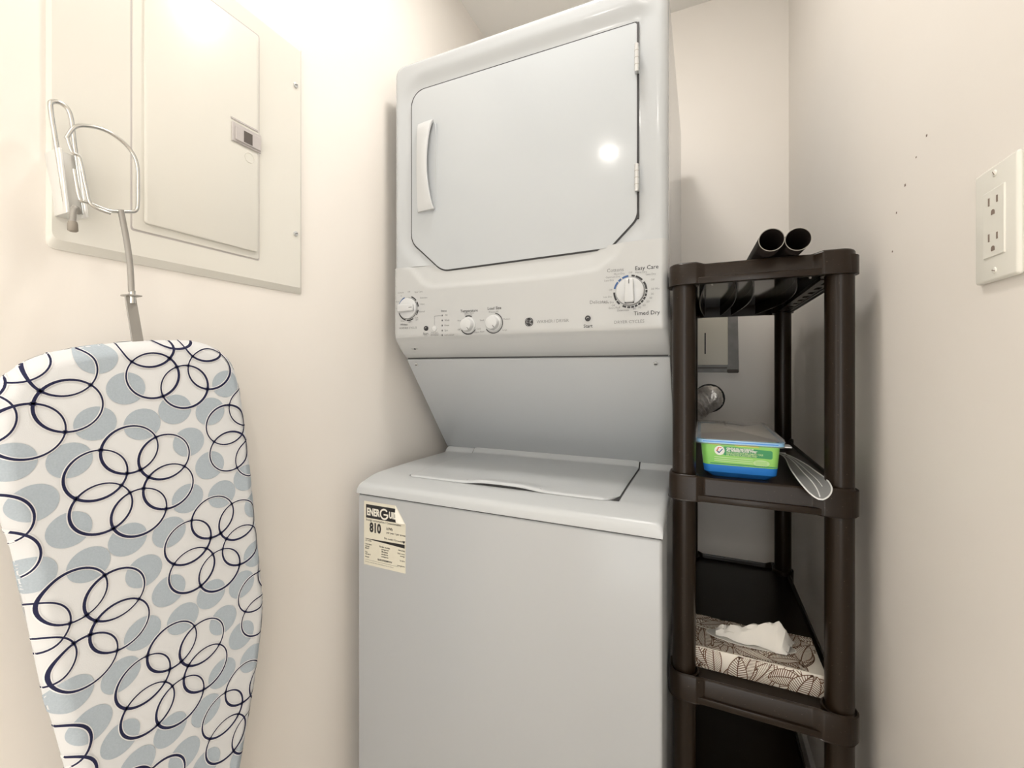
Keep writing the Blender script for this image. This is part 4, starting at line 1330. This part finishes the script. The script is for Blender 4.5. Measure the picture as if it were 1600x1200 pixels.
# slot, film and the tissue standing out of it
cxs, cys = 0.090, 0.984
flat('slot_film', [disc_poly(cxs, cys, 0.078, 36, 0.022)], TZ1 + 0.0042, M['film'], tb_, XY)
prism('slot_edge', disc_poly(cxs, cys, 0.080, 36, 0.024), XY, TZ1 + 0.0030, TZ1 + 0.0040, M['tissue'], tb_)
bm = bmesh.new()
ru = random.Random(21)
NU, NV = 34, 12
ridge = [(0.0, 0.002), (0.10, 0.010), (0.22, 0.020), (0.38, 0.027), (0.60, 0.038), (0.74, 0.048), (0.82, 0.052), (0.90, 0.038), (1.0, 0.004)]
def rz(t):
    for (a, b), (c, d) in zip(ridge, ridge[1:]):
        if t <= c:
            return b + (d - b) * sstep(0, 1, (t - a) / (c - a))
    return ridge[-1][1]
G = []
for i in range(NU + 1):
    t = i / NU
    row = []
    for j in range(NV + 1):
        s = -1 + 2 * j / NV
        x = 0.028 + 0.134 * t + 0.012 * s * t
        hgt = rz(t)
        prof_ = 1 - abs(s) ** 1.6
        fold = 0.0035 * math.sin(9 * t + 4 * s) + 0.0022 * math.sin(23 * t - 7 * s + 1)
        z = TZ1 + 0.0045 + hgt * prof_ + abs(fold) * (0.35 + prof_)
        y = cys + 0.004 + s * (0.016 + 0.012 * t * (1 - prof_ * 0.2)) - 0.018 * (hgt / 0.05) * prof_ + 0.004 * math.sin(12 * t)
        row.append(bm.verts.new((x, y, z)))
    G.append(row)
for i in range(NU):
    for j in range(NV):
        bm.faces.new((G[i][j], G[i + 1][j], G[i + 1][j + 1], G[i][j + 1]))
bm_obj('tissue', bm, M['tissue'], tb_, 25)

# ------------------------------------------------------------------ behind the shelf: valve box and foil duct
vb = thing('valve_box', (0.02, WB, 1.20), 'recessed cream laundry valve box with grey frame on the back wall', 'valve box')
bm = bmesh.new()
fo = [(-0.130, 1.1045), (0.1225, 1.1045), (0.1190, 1.3300), (-0.130, 1.3300)]
fi = [(-0.105, 1.1330), (0.0885, 1.1330), (0.0885, 1.3100), (-0.105, 1.3100)]
for P, Q in ((fo, fi),):
    A = [bm.verts.new((x, WB, z)) for x, z in P]
    B = [bm.verts.new((x + (0.002 if x < 0 else -0.002), WB - 0.010, z + (0.002 if z < 1.2 else -0.002))) for x, z in P]
    C = [bm.verts.new((x, WB - 0.010, z)) for x, z in Q]
    D = [bm.verts.new((x, WB, z)) for x, z in Q]
    for R1, R2 in ((A, B), (B, C), (C, D)):
        for i in range(4):
            j = (i + 1) % 4
            bm.faces.new((R1[i], R1[j], R2[j], R2[i]))
bm_obj('frame', bm, M['grey_metal'], vb, 30)
box('cover', (-0.105, 0.0870, WB - 0.0125, WB - 0.002, 1.1310, 1.3120), M['cream'], vb, 0.001, 1)
prism('finger_slot', rounded([(0.0120, 1.1700), (0.0165, 1.1700), (0.0165, 1.2460), (0.0120, 1.2460)], 0.002, 3), XZ, WB - 0.0133, WB - 0.012, M['gap'], vb)
bm = bmesh.new()
add_box(bm, 0.085, 0.1205, WB - 0.0135, WB - 0.009, 1.1030, 1.1150, 0.002, 1)
add_box(bm, -0.10, 0.085, WB - 0.0125, WB - 0.009, 1.1190, 1.1225, 0.001, 1)
bm_obj('frame_clip', bm, M['dark'], vb)

dc = thing('dryer_duct', (0.0, 1.64, 0.95), 'crumpled silver foil dryer duct entering the back wall behind the shelf', 'duct')
bm = bmesh.new()
rr = random.Random(5)
path = smooth_path([(0.028, 1.699, 1.012), (0.022, 1.668, 1.010), (-0.005, 1.640, 0.992), (-0.050, 1.625, 0.960), (-0.130, 1.620, 0.915), (-0.260, 1.620, 0.880)], 9)
NSEG = 30
rads = [0.0405 + (0.0040 if i % 2 == 0 else -0.0040) + rr.uniform(-0.001, 0.001) for i in range(len(path))]
add_tube(bm, path, rads, NSEG)
for v in bm.verts:
    v.co += Vector((rr.uniform(-1, 1), rr.uniform(-1, 0.2), rr.uniform(-1, 1))) * 0.0022
    v.co.y = min(v.co.y, WB)
bm.faces.ensure_lookup_table()
for f in bm.faces:
    if rr.random() < 0.16:
        f.material_index = 1
fh = bm_obj('foil_hose', bm, M['foil'], dc, 0)
fh.data.materials.append(M['foil_dark'])
bm = bmesh.new()
pr = [(0.044, WB), (0.051, WB), (0.051, WB - 0.006), (0.044, WB - 0.008)]
R_ = [[bm.verts.new((0.028 + r * math.cos(2 * PI * k / 30), y, 1.012 + r * math.sin(2 * PI * k / 30))) for k in range(30)] for r, y in pr]
for a, b in zip(R_, R_[1:] + R_[:1]):
    for k in range(30):
        bm.faces.new((a[k], a[(k + 1) % 30], b[(k + 1) % 30], b[k]))
bm_obj('wall_collar', bm, M['gap'], dc, 50)

# cable hanging down beside the washer
cab = tube('power_cord', smooth_path([(-0.045, 1.600, 1.02), (-0.050, 1.585, 0.8), (-0.047, 1.58, 0.4), (-0.05, 1.60, 0.02)], 8), 0.0035, M['cord'], None, 10)
tag(cab, 'grey power cord hanging behind the washer at the shelf side', 'cord')

# flat print whose pieces are too small to pick apart singly
for o in bpy.data.objects:
    b = o.name.split('.')[0]
    if o.parent and (b.endswith('lettering') or b.startswith('printed_') or b.startswith('leaf_print') or b in ('dial_scale', 'cotton_scale', 'knob_scale', 'status_marks', 'label_stripes', 'label_bars', 'label_seal_lines', 'label_sun_patch', 'emblem_strokes', 'banner_emblem', 'badge_frame', 'badge_tick', 'underside_ribs', 'label_number', 'label_heading', 'label_subheading')):
        o['kind'] = 'stuff'
